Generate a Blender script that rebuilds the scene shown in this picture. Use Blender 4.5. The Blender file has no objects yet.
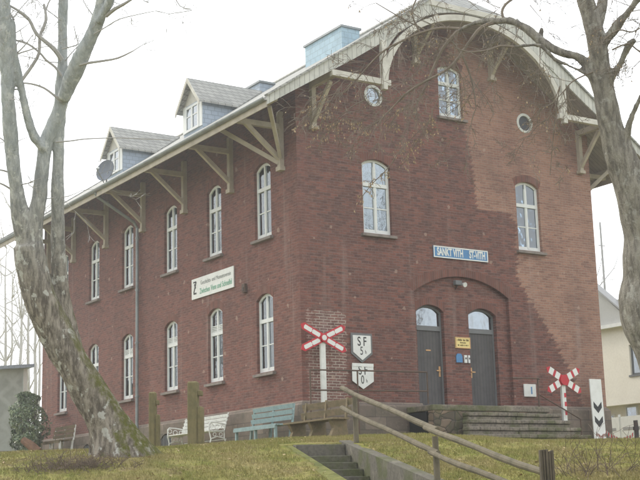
import bpy, bmesh, math, random
import numpy as np
from mathutils import Vector, Matrix, noise
R = math.radians
random.seed(7)
scene = bpy.context.scene
COL = scene.collection

# ------------------------------------------------------------------ camera
CP = Vector((-18.20941, -28.77904, -2.62020))
CR = Vector((0.83853835, -0.54415358, -0.027392))
CU = Vector((-0.08777017, -0.18453004, 0.97889992))
CF = Vector((0.53772655, 0.81844092, 0.20249597))
FPX = 1266.735
cam = bpy.data.cameras.new('camera'); cam_o = bpy.data.objects.new('camera', cam); COL.objects.link(cam_o)
cam.sensor_width = 36; cam.lens = FPX / 640 * 36; cam.clip_start = .1; cam.clip_end = 3000
cam_o.matrix_world = Matrix(((CR.x, CU.x, -CF.x, CP.x), (CR.y, CU.y, -CF.y, CP.y), (CR.z, CU.z, -CF.z, CP.z), (0, 0, 0, 1)))
scene.camera = cam_o
def at(u, v, s):                       # point seen at photo pixel (u, v) at depth s
    return CP + (CF + CR * ((u - 320) / FPX) - CU * ((v - 240) / FPX)) * s

# ------------------------------------------------------------------ terrain
_S = [-60, 4, 8, 14, 20.3, 22.6, 24.5, 26.6, 31, 37, 45, 60, 400]
_ZL = [-4.25, -4.25, -4.2, -3.75, -2.6, -2.13, -1.74, -1.46, -1.27, -1.03, -.63, -.55, -.5]     # bank profile left, middle and right of the view
_ZM = [-4.25, -4.25, -4.2, -3.8, -2.72, -2.27, -1.84, -1.43, -1.08, -.99, -.66, -.55, -.5]
_ZR = [-4.25, -4.25, -4.2, -3.8, -2.78, -2.36, -1.93, -1.56, -1.37, -1.10, -.92, -.95, -.9]
SA = Vector((-3.2, -6.67)); SD = Vector((-.329, -.944)); SD.normalize(); SP = Vector((SD.y, -SD.x)); SW = 1.08   # garden stairs: axis, width
def depth_xy(x, y): return (x - CP.x) * .549 + (y - CP.y) * .836
def z_plain(x, y):
    s = depth_xy(x, y)
    t = (x - CP.x) * .836 - (y - CP.y) * .549
    u = 320 + t / max(4, s) * 1267
    zm = float(np.interp(s, _S, _ZM))
    if u < 300: k = min(1, max(0, (300 - u) / 190)); k = k * k * (3 - 2 * k); z = zm + (float(np.interp(s, _S, _ZL)) - zm) * k
    else: k = min(1, max(0, (u - 400) / 170)); k = k * k * (3 - 2 * k); z = zm + (float(np.interp(s, _S, _ZR)) - zm) * k
    n = noise.noise(Vector((x * .35, y * .35, 1.7))) * .07 + noise.noise(Vector((x * 1.1, y * 1.1, 4.2))) * .03
    kk = min(1, max(0, (s - 12) / 6)) * (1 if s < 60 else 0)
    if x > -1.6 and y > -2.6: n *= .25
    if s > 24.5: n *= .45
    return z + n * kk
def stair_z(a):                        # floor of the stair cut at distance a down the flight
    return -1.55 - .15 * (math.floor(max(0, a) / .44) + 1)
def zg(x, y):
    z = z_plain(x, y)
    d = Vector((x, y)) - SA
    a, b = d.dot(SD), d.dot(SP)
    if -.25 < a < 11 and -.12 < b < SW + .12:
        z = min(z, stair_z(a) - .25)
    return z

# ------------------------------------------------------------------ mesh builder
class MB:
    def __init__(s): s.v = []; s.f = []
    def _add(s, vs, fs):
        n = len(s.v); s.v += [tuple(p) for p in vs]; s.f += [tuple(i + n for i in f) for f in fs]
        return s
    def hexa(s, p):                    # 8 points: bottom loop 0-3, top loop 4-7
        return s._add(p, [(3, 2, 1, 0), (4, 5, 6, 7), (0, 1, 5, 4), (1, 2, 6, 5), (2, 3, 7, 6), (3, 0, 4, 7)])
    def box(s, x0, x1, y0, y1, z0, z1):
        return s.hexa([(x0, y0, z0), (x1, y0, z0), (x1, y1, z0), (x0, y1, z0), (x0, y0, z1), (x1, y0, z1), (x1, y1, z1), (x0, y1, z1)])
    def bar(s, a, b, w, h, up=(0, 0, 1)):
        a, b = Vector(a), Vector(b); d = (b - a).normalized(); up = Vector(up)
        if abs(d.dot(up)) > .97: up = Vector((0, 1, 0)) if abs(d.y) < .9 else Vector((1, 0, 0))
        r = d.cross(up).normalized() * (w / 2); u = r.cross(d).normalized() * (h / 2)
        return s.hexa([a - r - u, a + r - u, b + r - u, b - r - u, a - r + u, a + r + u, b + r + u, b - r + u])
    def prism(s, poly, ax, d0, d1):    # 2-D polygon extruded along an axis; poly gives the two other coordinates in order
        def P(p, d): return {'x': (d, p[0], p[1]), 'y': (p[0], d, p[1]), 'z': (p[0], p[1], d)}[ax]
        n = len(poly); vs = [P(p, d0) for p in poly] + [P(p, d1) for p in poly]
        fs = [tuple(range(n)), tuple(range(2 * n - 1, n - 1, -1))] + [(i, n + i, n + (i + 1) % n, (i + 1) % n) for i in range(n)]
        return s._add(vs, fs)
    def strip(s, outer, inner, ax, d0, d1, closed=False):   # band between two polylines, extruded
        n = len(outer)
        for i in range(n if closed else n - 1):
            j = (i + 1) % n
            s.prism([outer[i], outer[j], inner[j], inner[i]], ax, d0, d1)
        return s
    def slab(s, poly, off):            # polygon of 3-D points thickened by the vector off
        n = len(poly); off = Vector(off); p = [Vector(q) for q in poly]
        return s._add(p + [q + off for q in p], [tuple(range(n)), tuple(range(2 * n - 1, n - 1, -1))] + [(i, n + i, n + (i + 1) % n, (i + 1) % n) for i in range(n)])
    def tube(s, pts, rad, seg=8, cap=True):
        pts = [Vector(p) for p in pts]; n = len(pts)
        if not hasattr(rad, '__len__'): rad = [rad] * n
        t = [(pts[min(i + 1, n - 1)] - pts[max(i - 1, 0)]).normalized() for i in range(n)]
        u = t[0].orthogonal().normalized(); base = len(s.v); vs = []
        for i in range(n):
            u = (u - t[i] * u.dot(t[i]))
            u = u.normalized() if u.length > 1e-6 else t[i].orthogonal().normalized()
            w = t[i].cross(u)
            for k in range(seg):
                a = 2 * math.pi * k / seg
                vs.append(pts[i] + (u * math.cos(a) + w * math.sin(a)) * rad[i])
        fs = [(i * seg + k, i * seg + (k + 1) % seg, (i + 1) * seg + (k + 1) % seg, (i + 1) * seg + k) for i in range(n - 1) for k in range(seg)]
        if cap: fs += [tuple(range(seg - 1, -1, -1)), tuple((n - 1) * seg + k for k in range(seg))]
        return s._add(vs, fs)
    def disc(s, c, r, ax, d, seg=32, sy=1):   # solid disc, thickness d along axis
        poly = [(c[0] + r * math.cos(2 * math.pi * k / seg), c[1] + r * sy * math.sin(2 * math.pi * k / seg)) for k in range(seg)]
        return s.prism(poly, ax, *d)
    def build(s, name, mat, parent=None, off=None, smooth=False, bevel=0, flip=True):
        me = bpy.data.meshes.new(name)
        me.from_pydata(s.v, [], s.f)
        if flip:
            bm = bmesh.new(); bm.from_mesh(me); bmesh.ops.recalc_face_normals(bm, faces=bm.faces); bm.to_mesh(me); bm.free()
        if off is not None: me.transform(Matrix.Translation(-Vector(off)))
        me.materials.append(mat)
        if smooth: me.polygons.foreach_set('use_smooth', [True] * len(me.polygons))
        o = bpy.data.objects.new(name, me); COL.objects.link(o)
        if parent is not None: o.parent = parent
        if bevel:
            m = o.modifiers.new('bevel', 'BEVEL'); m.width = bevel; m.segments = 1; m.limit_method = 'ANGLE'
        return o
def empty(name, loc, label, cat, group=None, rz=0):
    o = bpy.data.objects.new(name, None); COL.objects.link(o); o.location = loc; o.rotation_euler.z = rz
    o.empty_display_size = .2
    return tag(o, label, cat, group)
def tag(o, label=None, cat=None, group=None, kind=None):
    for k, v in (('label', label), ('category', cat), ('group', group), ('kind', kind)):
        if v: o[k] = v
    return o
def copy_tree(o, parent=None):
    c = o.copy(); COL.objects.link(c)
    if parent is not None: c.parent = parent
    for ch in list(o.children): copy_tree(ch, c)
    return c
def evaluated(o):                      # bake the modifiers into the mesh
    dg = bpy.context.evaluated_depsgraph_get(); dg.update()
    me = bpy.data.meshes.new_from_object(o.evaluated_get(dg)); old = o.data
    o.modifiers.clear(); o.data = me
    return o
def cut(o, mb):
    c = mb.build('cutter', M['void'])
    m = o.modifiers.new('cut', 'BOOLEAN'); m.object = c; m.operation = 'DIFFERENCE'; m.solver = 'EXACT'
    evaluated(o); bpy.data.objects.remove(c)
def text(name, s, size, mat, parent, mw, align='CENTER', sx=1, bold=0, ext=.002):
    cu = bpy.data.curves.new(name, 'FONT'); cu.body = s; cu.size = size; cu.align_x = align; cu.align_y = 'CENTER'; cu.extrude = ext; cu.offset = bold
    t = bpy.data.objects.new('tmp', cu); COL.objects.link(t)
    dg = bpy.context.evaluated_depsgraph_get(); me = bpy.data.meshes.new_from_object(t.evaluated_get(dg)); bpy.data.objects.remove(t)
    me.transform(mw @ Matrix.Diagonal((sx, 1, 1, 1))); me.materials.clear(); me.materials.append(mat)
    o = bpy.data.objects.new(name, me); COL.objects.link(o); o.parent = parent
    return o
FACE_FRONT = Matrix(((1, 0, 0, 0), (0, 0, -1, 0), (0, 1, 0, 0), (0, 0, 0, 1)))       # text facing -Y
FACE_LEFT = Matrix(((0, 0, -1, 0), (-1, 0, 0, 0), (0, 1, 0, 0), (0, 0, 0, 1)))       # text facing -X
def Tm(x, y, z): return Matrix.Translation((x, y, z))

# ------------------------------------------------------------------ materials
M = {}
class NT:
    def __init__(s, name):
        s.m = bpy.data.materials.new(name); s.m.use_nodes = True; s.t = s.m.node_tree; s.t.nodes.clear()
        s.out = s.t.nodes.new('ShaderNodeOutputMaterial'); M[name] = s.m
    def n(s, typ, ins={}, **at_):
        nd = s.t.nodes.new('ShaderNode' + typ)
        for k, v in at_.items(): setattr(nd, k, v)
        for k, v in ins.items(): s.set(nd.inputs[k], v)
        return nd
    def set(s, sock, v):
        if hasattr(v, 'bl_idname') and not hasattr(v, 'is_output'): v = v.outputs[0]
        if hasattr(v, 'is_output'): s.t.links.new(v, sock)
        else:
            if sock.type == 'RGBA' and len(v) == 3: v = (*v, 1)
            sock.default_value = v
    def math(s, op, a, b=0, c=None, clamp=False):
        nd = s.t.nodes.new('ShaderNodeMath'); nd.operation = op; nd.use_clamp = clamp
        s.set(nd.inputs[0], a); s.set(nd.inputs[1], b)
        if c is not None: s.set(nd.inputs[2], c)
        return nd.outputs[0]
    def mix(s, f, a, b, blend='MIX'):
        nd = s.t.nodes.new('ShaderNodeMix'); nd.data_type = 'RGBA'; nd.blend_type = blend
        s.set(nd.inputs[0], f); s.set(nd.inputs[6], a); s.set(nd.inputs[7], b)
        return nd.outputs[2]
    def noise(s, vec, scale, detail=4, rough=.6, dim='3D'):
        return s.n('TexNoise', {'Vector': vec, 'Scale': scale, 'Detail': detail, 'Roughness': rough}, noise_dimensions=dim).outputs[0]
    def ramp(s, f, a, b, smooth=True):   # 0 below a, 1 above b
        return s.n('MapRange', {0: f, 1: a, 2: b, 3: 0., 4: 1.}, interpolation_type='SMOOTHSTEP' if smooth else 'LINEAR').outputs[0]
    def pos(s): return s.n('NewGeometry').outputs['Position']
    def obj(s): return s.n('TexCoord').outputs['Object']
    def scaled(s, v, sx, sy, sz): return s.n('Mapping', {'Vector': v, 'Scale': (sx, sy, sz)}).outputs[0]
    def bump(s, h, strength=.5, dist=.02): return s.n('Bump', {'Height': h, 'Strength': strength, 'Distance': dist}).outputs[0]
    def surf(s, col, rough=.8, nrm=None, spec=.3, metal=0):
        b = s.n('BsdfPrincipled', {'Base Color': col, 'Roughness': rough, 'Specular IOR Level': spec, 'Metallic': metal})
        if nrm is not None: s.set(b.inputs['Normal'], nrm)
        s.t.links.new(b.outputs[0], s.out.inputs[0]); return b

def weathered(name, col, col2=None, scale=3, rough=.75, bump=.15, grain=None, dirt=.35, spec=.3, metal=0):
    t = NT(name); p = t.obj()
    col2 = col2 or tuple(c * .6 for c in col)
    n1 = t.noise(p, scale, 5); n2 = t.noise(p, scale * 9, 3)
    c = t.mix(t.math('MULTIPLY', t.ramp(n1, .4, .72), dirt * 2, clamp=True), col, col2)
    c = t.mix(t.math('MULTIPLY', t.ramp(n2, .35, .75), .25), c, tuple(x * .7 for x in col))
    h = n2
    if grain:
        g = t.noise(t.scaled(p, *grain), 1, 3); c = t.mix(t.math('MULTIPLY', t.ramp(g, .4, .7), .4), c, col2); h = g
    t.surf(c, rough, t.bump(h, bump, .01), spec, metal)
    return t.m

NT('void').surf((.02, .02, .02), 1); NT('dark_pane').surf((.03, .032, .034), .25, None, .4)
def brick_material():
    t = NT('brick'); p = t.pos()
    sp = t.n('SeparateXYZ', {0: p}); x, y, z = sp.outputs
    u = t.math('ADD', x, y)
    wob = t.noise(p, 1.3, 2)
    v = t.n('CombineXYZ', {0: u, 1: t.math('ADD', z, t.math('MULTIPLY', wob, .03)), 2: 0.}).outputs[0]
    def bricks(c1, c2, mo, msz=.011):
        return t.n('TexBrick', {'Vector': v, 'Color1': c1, 'Color2': c2, 'Mortar': mo, 'Scale': 1., 'Mortar Size': msz, 'Mortar Smooth': .5, 'Bias': -.05, 'Brick Width': .245, 'Row Height': .0765}, offset=.5)
    dark = bricks((.222, .088, .068), (.094, .047, .042), (.18, .13, .115), .009)
    lite = bricks((.385, .212, .15), (.245, .13, .098), (.35, .27, .225), .010)
    pale = bricks((.25, .125, .105), (.15, .08, .07), (.47, .41, .36), .016)
    # lighter relaid brickwork on the right of the gable, toothed edge
    fc = t.n('FloatCurve'); cu = fc.mapping.curves[0]
    pts = [(-1.3, 10.6), (-.96, 10.52), (.73, 10.04), (1.95, 9.3), (2.7, 8.74), (3.14, 8.37), (3.8, 7.93), (5.78, 7.96), (5.8, 6.43), (6.57, 6.41), (7.35, 6.3), (8.12, 6.15), (8.88, 5.89), (8.9, 5.6), (13.2, 5.6)]
    while len(cu.points) < len(pts): cu.points.new(.5, .5)
    for q, (zz, xx) in zip(cu.points, pts): q.location = ((zz + 1.5) / 15, xx / 12); q.handle_type = 'VECTOR'
    fc.mapping.update()
    zs = t.math('MULTIPLY', t.math('FLOOR', t.math('DIVIDE', z, .23)), .23)
    t.set(fc.inputs['Value'], t.math('DIVIDE', t.math('ADD', zs, 1.5), 15))
    xb = t.math('MULTIPLY', fc.outputs[0], 12)
    teeth = t.math('MULTIPLY', t.math('SUBTRACT', t.math('FRACT', t.math('DIVIDE', z, .153)), .5), .16)
    jit = t.math('MULTIPLY', t.math('SUBTRACT', t.noise(p, 2.2, 3), .5), .35)
    d = t.math('SUBTRACT', x, t.math('ADD', t.math('ADD', xb, teeth), jit))
    front = t.math('LESS_THAN', t.math('ABSOLUTE', y), .35)
    mk = t.math('MULTIPLY', t.ramp(d, -.02, .05), front)
    mk = t.math('MULTIPLY', mk, t.math('SUBTRACT', 1.15, t.math('MULTIPLY', t.ramp(t.noise(p, .7, 4), .42, .68), .55)), clamp=True)
    col = t.mix(mk, dark.outputs[0], lite.outputs[0])
    # patch with bright pointing behind the crossing sign
    w2 = t.math('MULTIPLY', t.math('SUBTRACT', t.noise(t.scaled(v, 3.5, 6.5, 1), 1, 2), .5), 1.1)
    px = t.math('SUBTRACT', .66, t.math('ABSOLUTE', t.math('SUBTRACT', x, .82)))
    pz = t.math('SUBTRACT', 2.55, z)
    pm = t.math('MULTIPLY', t.ramp(t.math('ADD', t.math('MINIMUM', px, pz), t.math('MULTIPLY', w2, .35)), 0., .06), front)
    pm = t.math('MULTIPLY', pm, t.ramp(t.noise(p, 4, 3), .3, .5))
    col = t.mix(pm, col, pale.outputs[0])
    # facade along the side: redder and paler, with lime bloom
    side = t.math('LESS_THAN', t.math('ABSOLUTE', x), .35)
    col = t.mix(t.math('MULTIPLY', side, .25), col, (.225, .10, .082))
    big = t.noise(t.scaled(p, .8, .8, .5), 1, 5)
    col = t.mix(t.math('MULTIPLY', t.ramp(big, .42, .75), .42), col, (.095, .058, .052))
    mid = t.noise(t.scaled(p, 3, 3, 2.2), 1, 6, .7)
    col = t.mix(t.math('MULTIPLY', t.ramp(mid, .5, .8), .34), col, (.30, .19, .15))
    stk = t.noise(t.scaled(p, 5, 5, 26), 1, 4, .75)
    col = t.mix(t.math('MULTIPLY', t.ramp(stk, .45, .75), .55), col, (.27, .185, .155)); col = t.mix(t.math('MULTIPLY', t.ramp(stk, .5, .28), .6), col, (.062, .035, .034))
    # runs of lime under the brackets and sills
    run = t.math('MULTIPLY', t.ramp(t.noise(t.scaled(p, 2.2, 2.2, .16), 1, 4), .56, .75), .3)
    col = t.mix(run, col, (.36, .29, .26))
    # plugged holes: pale round spots
    vo = t.n('TexVoronoi', {'Vector': v, 'Scale': .85, 'Randomness': 1.}, voronoi_dimensions='2D')
    rnd = t.n('SeparateColor', {0: vo.outputs['Color']}).outputs[0]
    spot = t.math('MULTIPLY', t.math('LESS_THAN', t.math('ADD', vo.outputs['Distance'], t.math('MULTIPLY', t.noise(p, 7, 3), .16)), t.math('MULTIPLY_ADD', rnd, .05, .085)), t.math('GREATER_THAN', rnd, .38))
    col = t.mix(t.math('MULTIPLY', spot, .6), col, (.40, .30, .24))
    hb = t.math('SUBTRACT', t.noise(p, 30, 3), t.math('MULTIPLY', dark.outputs['Fac'], .9))
    t.surf(col, .88, t.bump(hb, .55, .012), .2)
brick_material()
def plinth_material():
    t = NT('plinth_stone'); p = t.pos(); sp = t.n('SeparateXYZ', {0: p}); x, y, z = sp.outputs
    v = t.n('CombineXYZ', {0: t.math('ADD', x, y), 1: z, 2: 0.}).outputs[0]
    b = t.n('TexBrick', {'Vector': v, 'Color1': (.235, .19, .155), 'Color2': (.155, .125, .105), 'Mortar': (.12, .10, .09), 'Scale': 1., 'Mortar Size': .012, 'Brick Width': .74, 'Row Height': .36}, offset=.5)
    n = t.noise(p, 2.2, 6, .7); c = t.mix(t.math('MULTIPLY', t.ramp(n, .45, .7), .6), b.outputs[0], (.10, .095, .07))
    c = t.mix(t.math('MULTIPLY', t.ramp(t.noise(p, 8, 4), .55, .75), .5), c, (.33, .27, .23))
    c = t.mix(t.math('MULTIPLY', t.ramp(t.math('ADD', z, t.math('MULTIPLY', n, .6)), -.2, -.9), .6), c, (.07, .075, .04))
    t.surf(c, .9, t.bump(t.math('SUBTRACT', n, b.outputs['Fac']), .5, .02), .2)
plinth_material()
def rubble_material():
    t = NT('rubble_stone'); p = t.pos()
    q = t.n('VectorMath', {0: p, 1: t.n('VectorMath', {0: t.n('TexNoise', {'Vector': p, 'Scale': 2.}).outputs['Color'], 1: (.25, .25, .25)}, operation='MULTIPLY').outputs[0]}, operation='ADD').outputs[0]
    vo = t.n('TexVoronoi', {'Vector': t.scaled(q, 3.2, 3.2, 5.), 'Scale': 1.}); ve = t.n('TexVoronoi', {'Vector': t.scaled(q, 3.2, 3.2, 5.), 'Scale': 1.}, feature='DISTANCE_TO_EDGE')
    r = t.n('SeparateColor', {0: vo.outputs['Color']}).outputs[0]
    c = t.mix(r, (.10, .085, .065), (.24, .18, .13)); c = t.mix(t.ramp(ve.outputs[0], .07, .0), c, (.05, .048, .04))
    n = t.noise(p, 3, 5); c = t.mix(t.math('MULTIPLY', t.ramp(n, .45, .65), .6), c, (.075, .085, .035))
    t.surf(c, .92, t.bump(t.math('MINIMUM', ve.outputs[0], .15), .8, .1), .2)
rubble_material()
def step_material(name, base, moss=.6, lo=(.06, .058, .05)):
    t = NT(name); p = t.pos(); n = t.noise(p, 1.8, 6, .7); n2 = t.noise(p, 14, 4)
    c = t.mix(t.math('MULTIPLY', t.ramp(n2, .35, .75), .7), base, lo)
    c = t.mix(t.math('MULTIPLY', t.ramp(n, .56, .66), .5), c, tuple(min(1, b * 1.7) for b in base))
    c = t.mix(t.math('MULTIPLY', t.ramp(t.noise(p, 1.1, 5), .42, .62), moss), c, (.085, .10, .03))
    t.surf(c, .92, t.bump(n2, .5, .02), .2)
step_material('old_step', (.235, .205, .165), .75); step_material('stair_concrete', (.16, .148, .12), .7, (.07, .066, .058)); step_material('mossy_cap', (.19, .19, .06), .9, (.10, .11, .03))
weathered('white_paint', (.72, .73, .70), (.52, .53, .50), 4, .55, .05, dirt=.3)
weathered('window_white', (.70, .72, .71), (.55, .56, .55), 6, .45, .03, dirt=.2)
weathered('sill_stone', (.25, .215, .195), (.13, .12, .11), 5, .85, .3)
weathered('timber_pale', (.60, .585, .53), (.40, .38, .33), 3, .8, .2, (1.2, 1.2, 1.2))
weathered('bracket_pale', (.50, .45, .37), (.33, .29, .235), 3, .8, .2, (2, 2, 2))
def boards(name, c1, c2, w, axis, rough=.8):
    t = NT(name); p = t.pos(); q = t.n('SeparateXYZ', {0: p}).outputs[axis]
    f = t.math('FRACT', t.math('DIVIDE', q, w)); idx = t.math('FLOOR', t.math('DIVIDE', q, w))
    rn = t.n('TexWhiteNoise', {'W': idx}, noise_dimensions='1D').outputs[0]
    gap = t.math('LESS_THAN', f, .09)
    c = t.mix(rn, c1, c2); c = t.mix(t.math('MULTIPLY', t.ramp(t.noise(p, 4, 5), .4, .7), .45), c, tuple(x * .55 for x in c1))
    c = t.mix(t.math('MULTIPLY', gap, .75), c, tuple(x * .25 for x in c1))
    t.surf(c, rough, t.bump(t.math('SUBTRACT', 1, gap), .6, .015), .2)
boards('verge_board', (.58, .58, .54), (.47, .475, .44), .16, 0)
boards('soffit_board', (.42, .375, .345), (.36, .32, .30), .14, 1)
boards('gable_soffit', (.40, .34, .295), (.35, .295, .26), .14, 1)
boards('door_board', (.105, .10, .10), (.088, .085, .088), .115, 0, .55)
def slate(name, c1, c2, vec, w, h, joint=.45):
    t = NT(name); p = t.pos(); s = t.n('SeparateXYZ', {0: p}); v = t.n('CombineXYZ', {0: vec(t, s), 1: s.outputs[2], 2: 0.}).outputs[0]
    b = t.n('TexBrick', {'Vector': v, 'Color1': c1, 'Color2': c2, 'Mortar': tuple(x * joint for x in c1), 'Scale': 1., 'Mortar Size': .013, 'Brick Width': w, 'Row Height': h}, offset=.5)
    c = t.mix(t.math('MULTIPLY', t.ramp(t.noise(p, 2, 6, .7), .45, .7), .4), b.outputs[0], tuple(x * .62 for x in c2))
    t.surf(c, .65, t.bump(t.math('SUBTRACT', t.noise(p, 18, 3), b.outputs['Fac']), .5, .015), .35)
slate('roof_slate', (.38, .38, .355), (.29, .295, .28), lambda t, s: t.math('ADD', s.outputs[0], s.outputs[1]), .26, .15)
slate('chimney_slate', (.38, .53, .63), (.34, .48, .58), lambda t, s: t.math('ADD', s.outputs[0], s.outputs[1]), .3, .2, .74)  # blue cast of the haze is mixed into the slate colour
slate('cheek_slate', (.38, .45, .54), (.33, .395, .48), lambda t, s: t.math('ADD', s.outputs[0], s.outputs[1]), .25, .15, .7)
weathered('zinc', (.25, .275, .285), (.15, .165, .17), 3, .45, .05, spec=.5, metal=.25)
weathered('dark_iron', (.045, .042, .04), (.11, .06, .04), 9, .6, .1)
weathered('rusty_iron', (.10, .075, .06), (.17, .09, .05), 9, .7, .2)
weathered('grey_plastic', (.16, .165, .17), None, 4, .5, .03, dirt=.1)
weathered('dish_grey', (.15, .17, .205), None, 3, .5, .03, dirt=.2)
weathered('brass', (.55, .33, .16), None, 8, .35, .03, spec=.5, metal=.6)
weathered('sign_white', (.74, .75, .73), (.60, .61, .58), 5, .45, .02, dirt=.25)
weathered('sign_blue', (.085, .24, .47), (.06, .17, .35), 6, .45, .02, dirt=.25)
weathered('sign_yellow', (.78, .64, .27), (.66, .55, .25), 6, .5, .02, dirt=.2)
weathered('sign_red', (.52, .035, .05), (.40, .03, .04), 5, .5, .03, dirt=.3)
weathered('sign_black', (.03, .03, .032), None, 5, .5, .02, dirt=.1)
weathered('ink_grey', (.25, .27, .26), None, 5, .6, 0, dirt=.1)
weathered('ink_green', (.18, .42, .30), None, 5, .6, 0, dirt=.1)
weathered('ink_brown', (.20, .14, .05), None, 5, .6, 0, dirt=.1)
weathered('bench_blue', (.27, .37, .375), (.185, .25, .25), 6, .65, .2, (2, 18, 18))
weathered('bench_wood', (.205, .155, .095), (.10, .095, .045), 5, .85, .4, (14, 2, 14))
weathered('bench_white', (.73, .74, .71), (.5, .5, .45), 6, .6, .1)
weathered('rail_wood', (.175, .15, .105), (.075, .07, .042), 4, .85, .4, (6, 6, 2.5))
weathered('post_wood', (.115, .095, .07), (.055, .048, .035), 5, .95, .8, (22, 22, 1.6))
weathered('moss_post', (.20, .17, .085), (.10, .09, .045), 5, .95, .6, (16, 16, 1.8))
weathered('log_bark', (.20, .11, .065), (.10, .06, .04), 6, .95, .7)
weathered('render_cream', (.80, .76, .665), (.72, .675, .58), 1.2, .9, .06, dirt=.25)
weathered('trim_white', (.74, .75, .73), None, 3, .6, .03, dirt=.15)
weathered('lamp_glass', (.7, .72, .72), None, 5, .2, .02, dirt=.1, spec=.6)
weathered('gable_slate', (.44, .44, .42), (.38, .385, .37), 2, .85, .1, dirt=.3)
weathered('tape_red', (.62, .06, .08), None, 5, .5, 0, dirt=.1)
weathered('mast_metal', (.33, .33, .33), None, 5, .5, 0, dirt=.1)
def glass_material(name, tint, refl):
    t = NT(name); g = t.n('BsdfGlossy', {'Color': (.86, .92, .97), 'Roughness': .03}); tr = t.n('BsdfTransparent', {'Color': tint})
    p = t.obj(); t.set(g.inputs['Normal'], t.bump(t.noise(p, 2.5, 2), .12, .03))
    f = t.n('Fresnel', {'IOR': 1.5}); fac = t.math('MULTIPLY_ADD', f.outputs[0], 1.1, refl, clamp=True)
    mx = t.n('MixShader', {0: fac, 1: tr, 2: g}); t.t.links.new(mx.outputs[0], t.out.inputs[0])
glass_material('window_glass', (.84, .89, .92), .13); glass_material('transom_glass', (.5, .56, .6), .27)
def curtain_material(name, c1, c2, c3, k):
    t = NT(name); p = t.obj(); s = t.n('SeparateXYZ', {0: p}); u = t.math('ADD', s.outputs[0], s.outputs[1])
    fold = t.math('SINE', t.math('ADD', t.math('MULTIPLY', u, 55), t.math('MULTIPLY', t.noise(p, 2, 2), 8))); lace_reflection = t.ramp(t.noise(t.scaled(p, 4.5, 4.5, 4.5), 1, 6, .75), .44, .56)
    c = t.mix(t.math('MULTIPLY_ADD', fold, .2, .3, clamp=True), c1, c2)
    c = t.mix(t.math('MULTIPLY', lace_reflection, k), c, c3)  # mottle: lace, and on the gable windows painted tree reflections
    t.surf(c, .9, None, .1)
curtain_material('curtain_cloth', (.62, .67, .68), (.50, .55, .57), (.34, .38, .39), .35)
curtain_material('pattern_cloth', (.60, .65, .66), (.48, .52, .54), (.10, .115, .12), .75)
curtain_material('dim_reflection_cloth', (.20, .225, .24), (.12, .14, .15), (.03, .036, .04), .8)  # dark mottle stands for trees mirrored in the left gable window
curtain_material('reflection_cloth', (.50, .55, .58), (.30, .35, .38), (.035, .045, .052), .97)  # tree reflections painted as mottle on the cloth
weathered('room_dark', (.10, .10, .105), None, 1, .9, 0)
def bark(name, c1, c2, mossy, lich, zs):
    t = NT(name); p = t.pos(); g = t.n('NewGeometry')
    f = t.noise(t.scaled(p, 11, 11, 2.6), 1, 6, .7); big = t.noise(p, 1.5, 5, .65)
    c = t.mix(t.ramp(f, .36, .64), c2, c1)
    li = t.math('MULTIPLY', t.ramp(t.noise(t.scaled(p, 5.5, 5.5, 4.2), 1, 5, .62), .56, .63), lich)
    c = t.mix(li, c, (.50, .50, .46))
    nz = t.n('SeparateXYZ', {0: g.outputs['Normal']}); zz = t.n('SeparateXYZ', {0: p}).outputs[2]
    up = t.math('ADD', t.math('MULTIPLY', nz.outputs[2], .55), t.math('MULTIPLY', nz.outputs[0], .32))
    low = t.ramp(zz, zs[1], zs[0])
    mo = t.ramp(t.math('ADD', t.math('ADD', up, t.math('MULTIPLY', big, 1.2)), t.math('MULTIPLY', low, .34)), .95, 1.22)
    c = t.mix(t.math('MULTIPLY', t.math('MULTIPLY', mo, mossy), t.math('MULTIPLY', t.math('MULTIPLY_ADD', low, .75, .25), t.math('MULTIPLY_ADD', t.ramp(t.noise(p, 9, 4, .7), .35, .6), .65, .35))), c, t.mix(t.noise(p, 25, 3), (.14, .135, .02), (.065, .075, .018)))
    if name == 'bark_grey':
        hi = t.mix(t.ramp(f, .36, .64), (.34, .38, .39), (.48, .52, .54)); hi = t.mix(t.math('MULTIPLY', t.ramp(t.noise(t.scaled(p, 4, 4, 2.2), 1, 6, .7), .5, .7), .5), hi, (.23, .245, .24)); hi = t.mix(li, hi, (.56, .58, .57)); c = t.mix(t.math('MULTIPLY', t.math('SUBTRACT', 1, t.ramp(zz, 5.2, 1.2)), .85), c, hi)  # upper stems paler and bluer: haze painted into the bark
    hh = t.math('ADD', f, t.math('MULTIPLY', t.noise(p, 30, 3), .3))
    t.surf(c, .95, t.bump(hh, 1., .06), .15)
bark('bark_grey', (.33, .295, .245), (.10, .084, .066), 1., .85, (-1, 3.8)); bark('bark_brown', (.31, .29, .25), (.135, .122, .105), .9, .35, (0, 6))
weathered('twig', (.20, .165, .13), (.11, .09, .07), 4, .9, .1)
weathered('twig_grey', (.38, .37, .36), (.27, .26, .25), 4, .9, .1)
weathered('pale_trunk', (.50, .49, .46), (.36, .35, .33), 2, .9, .1)
weathered('dry_leaf', (.44, .33, .20), (.28, .19, .10), 7, .8, .05)
weathered('brown_stem', (.155, .115, .085), (.09, .068, .05), 5, .9, .1)
def leaf_material(name, a, b, rough=.45):
    t = NT(name); g = t.n('NewGeometry'); c = t.mix(g.outputs['Random Per Island'], a, b)
    c = t.mix(t.math('MULTIPLY', t.ramp(t.noise(t.pos(), 2.5, 3), .4, .65), .5), c, tuple(x * .5 for x in a))
    bs = t.surf(c, rough, None, .5)
leaf_material('evergreen_leaf', (.05, .095, .04), (.27, .32, .18), .3)  # light end of the leaf tones stands for sun specks
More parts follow.
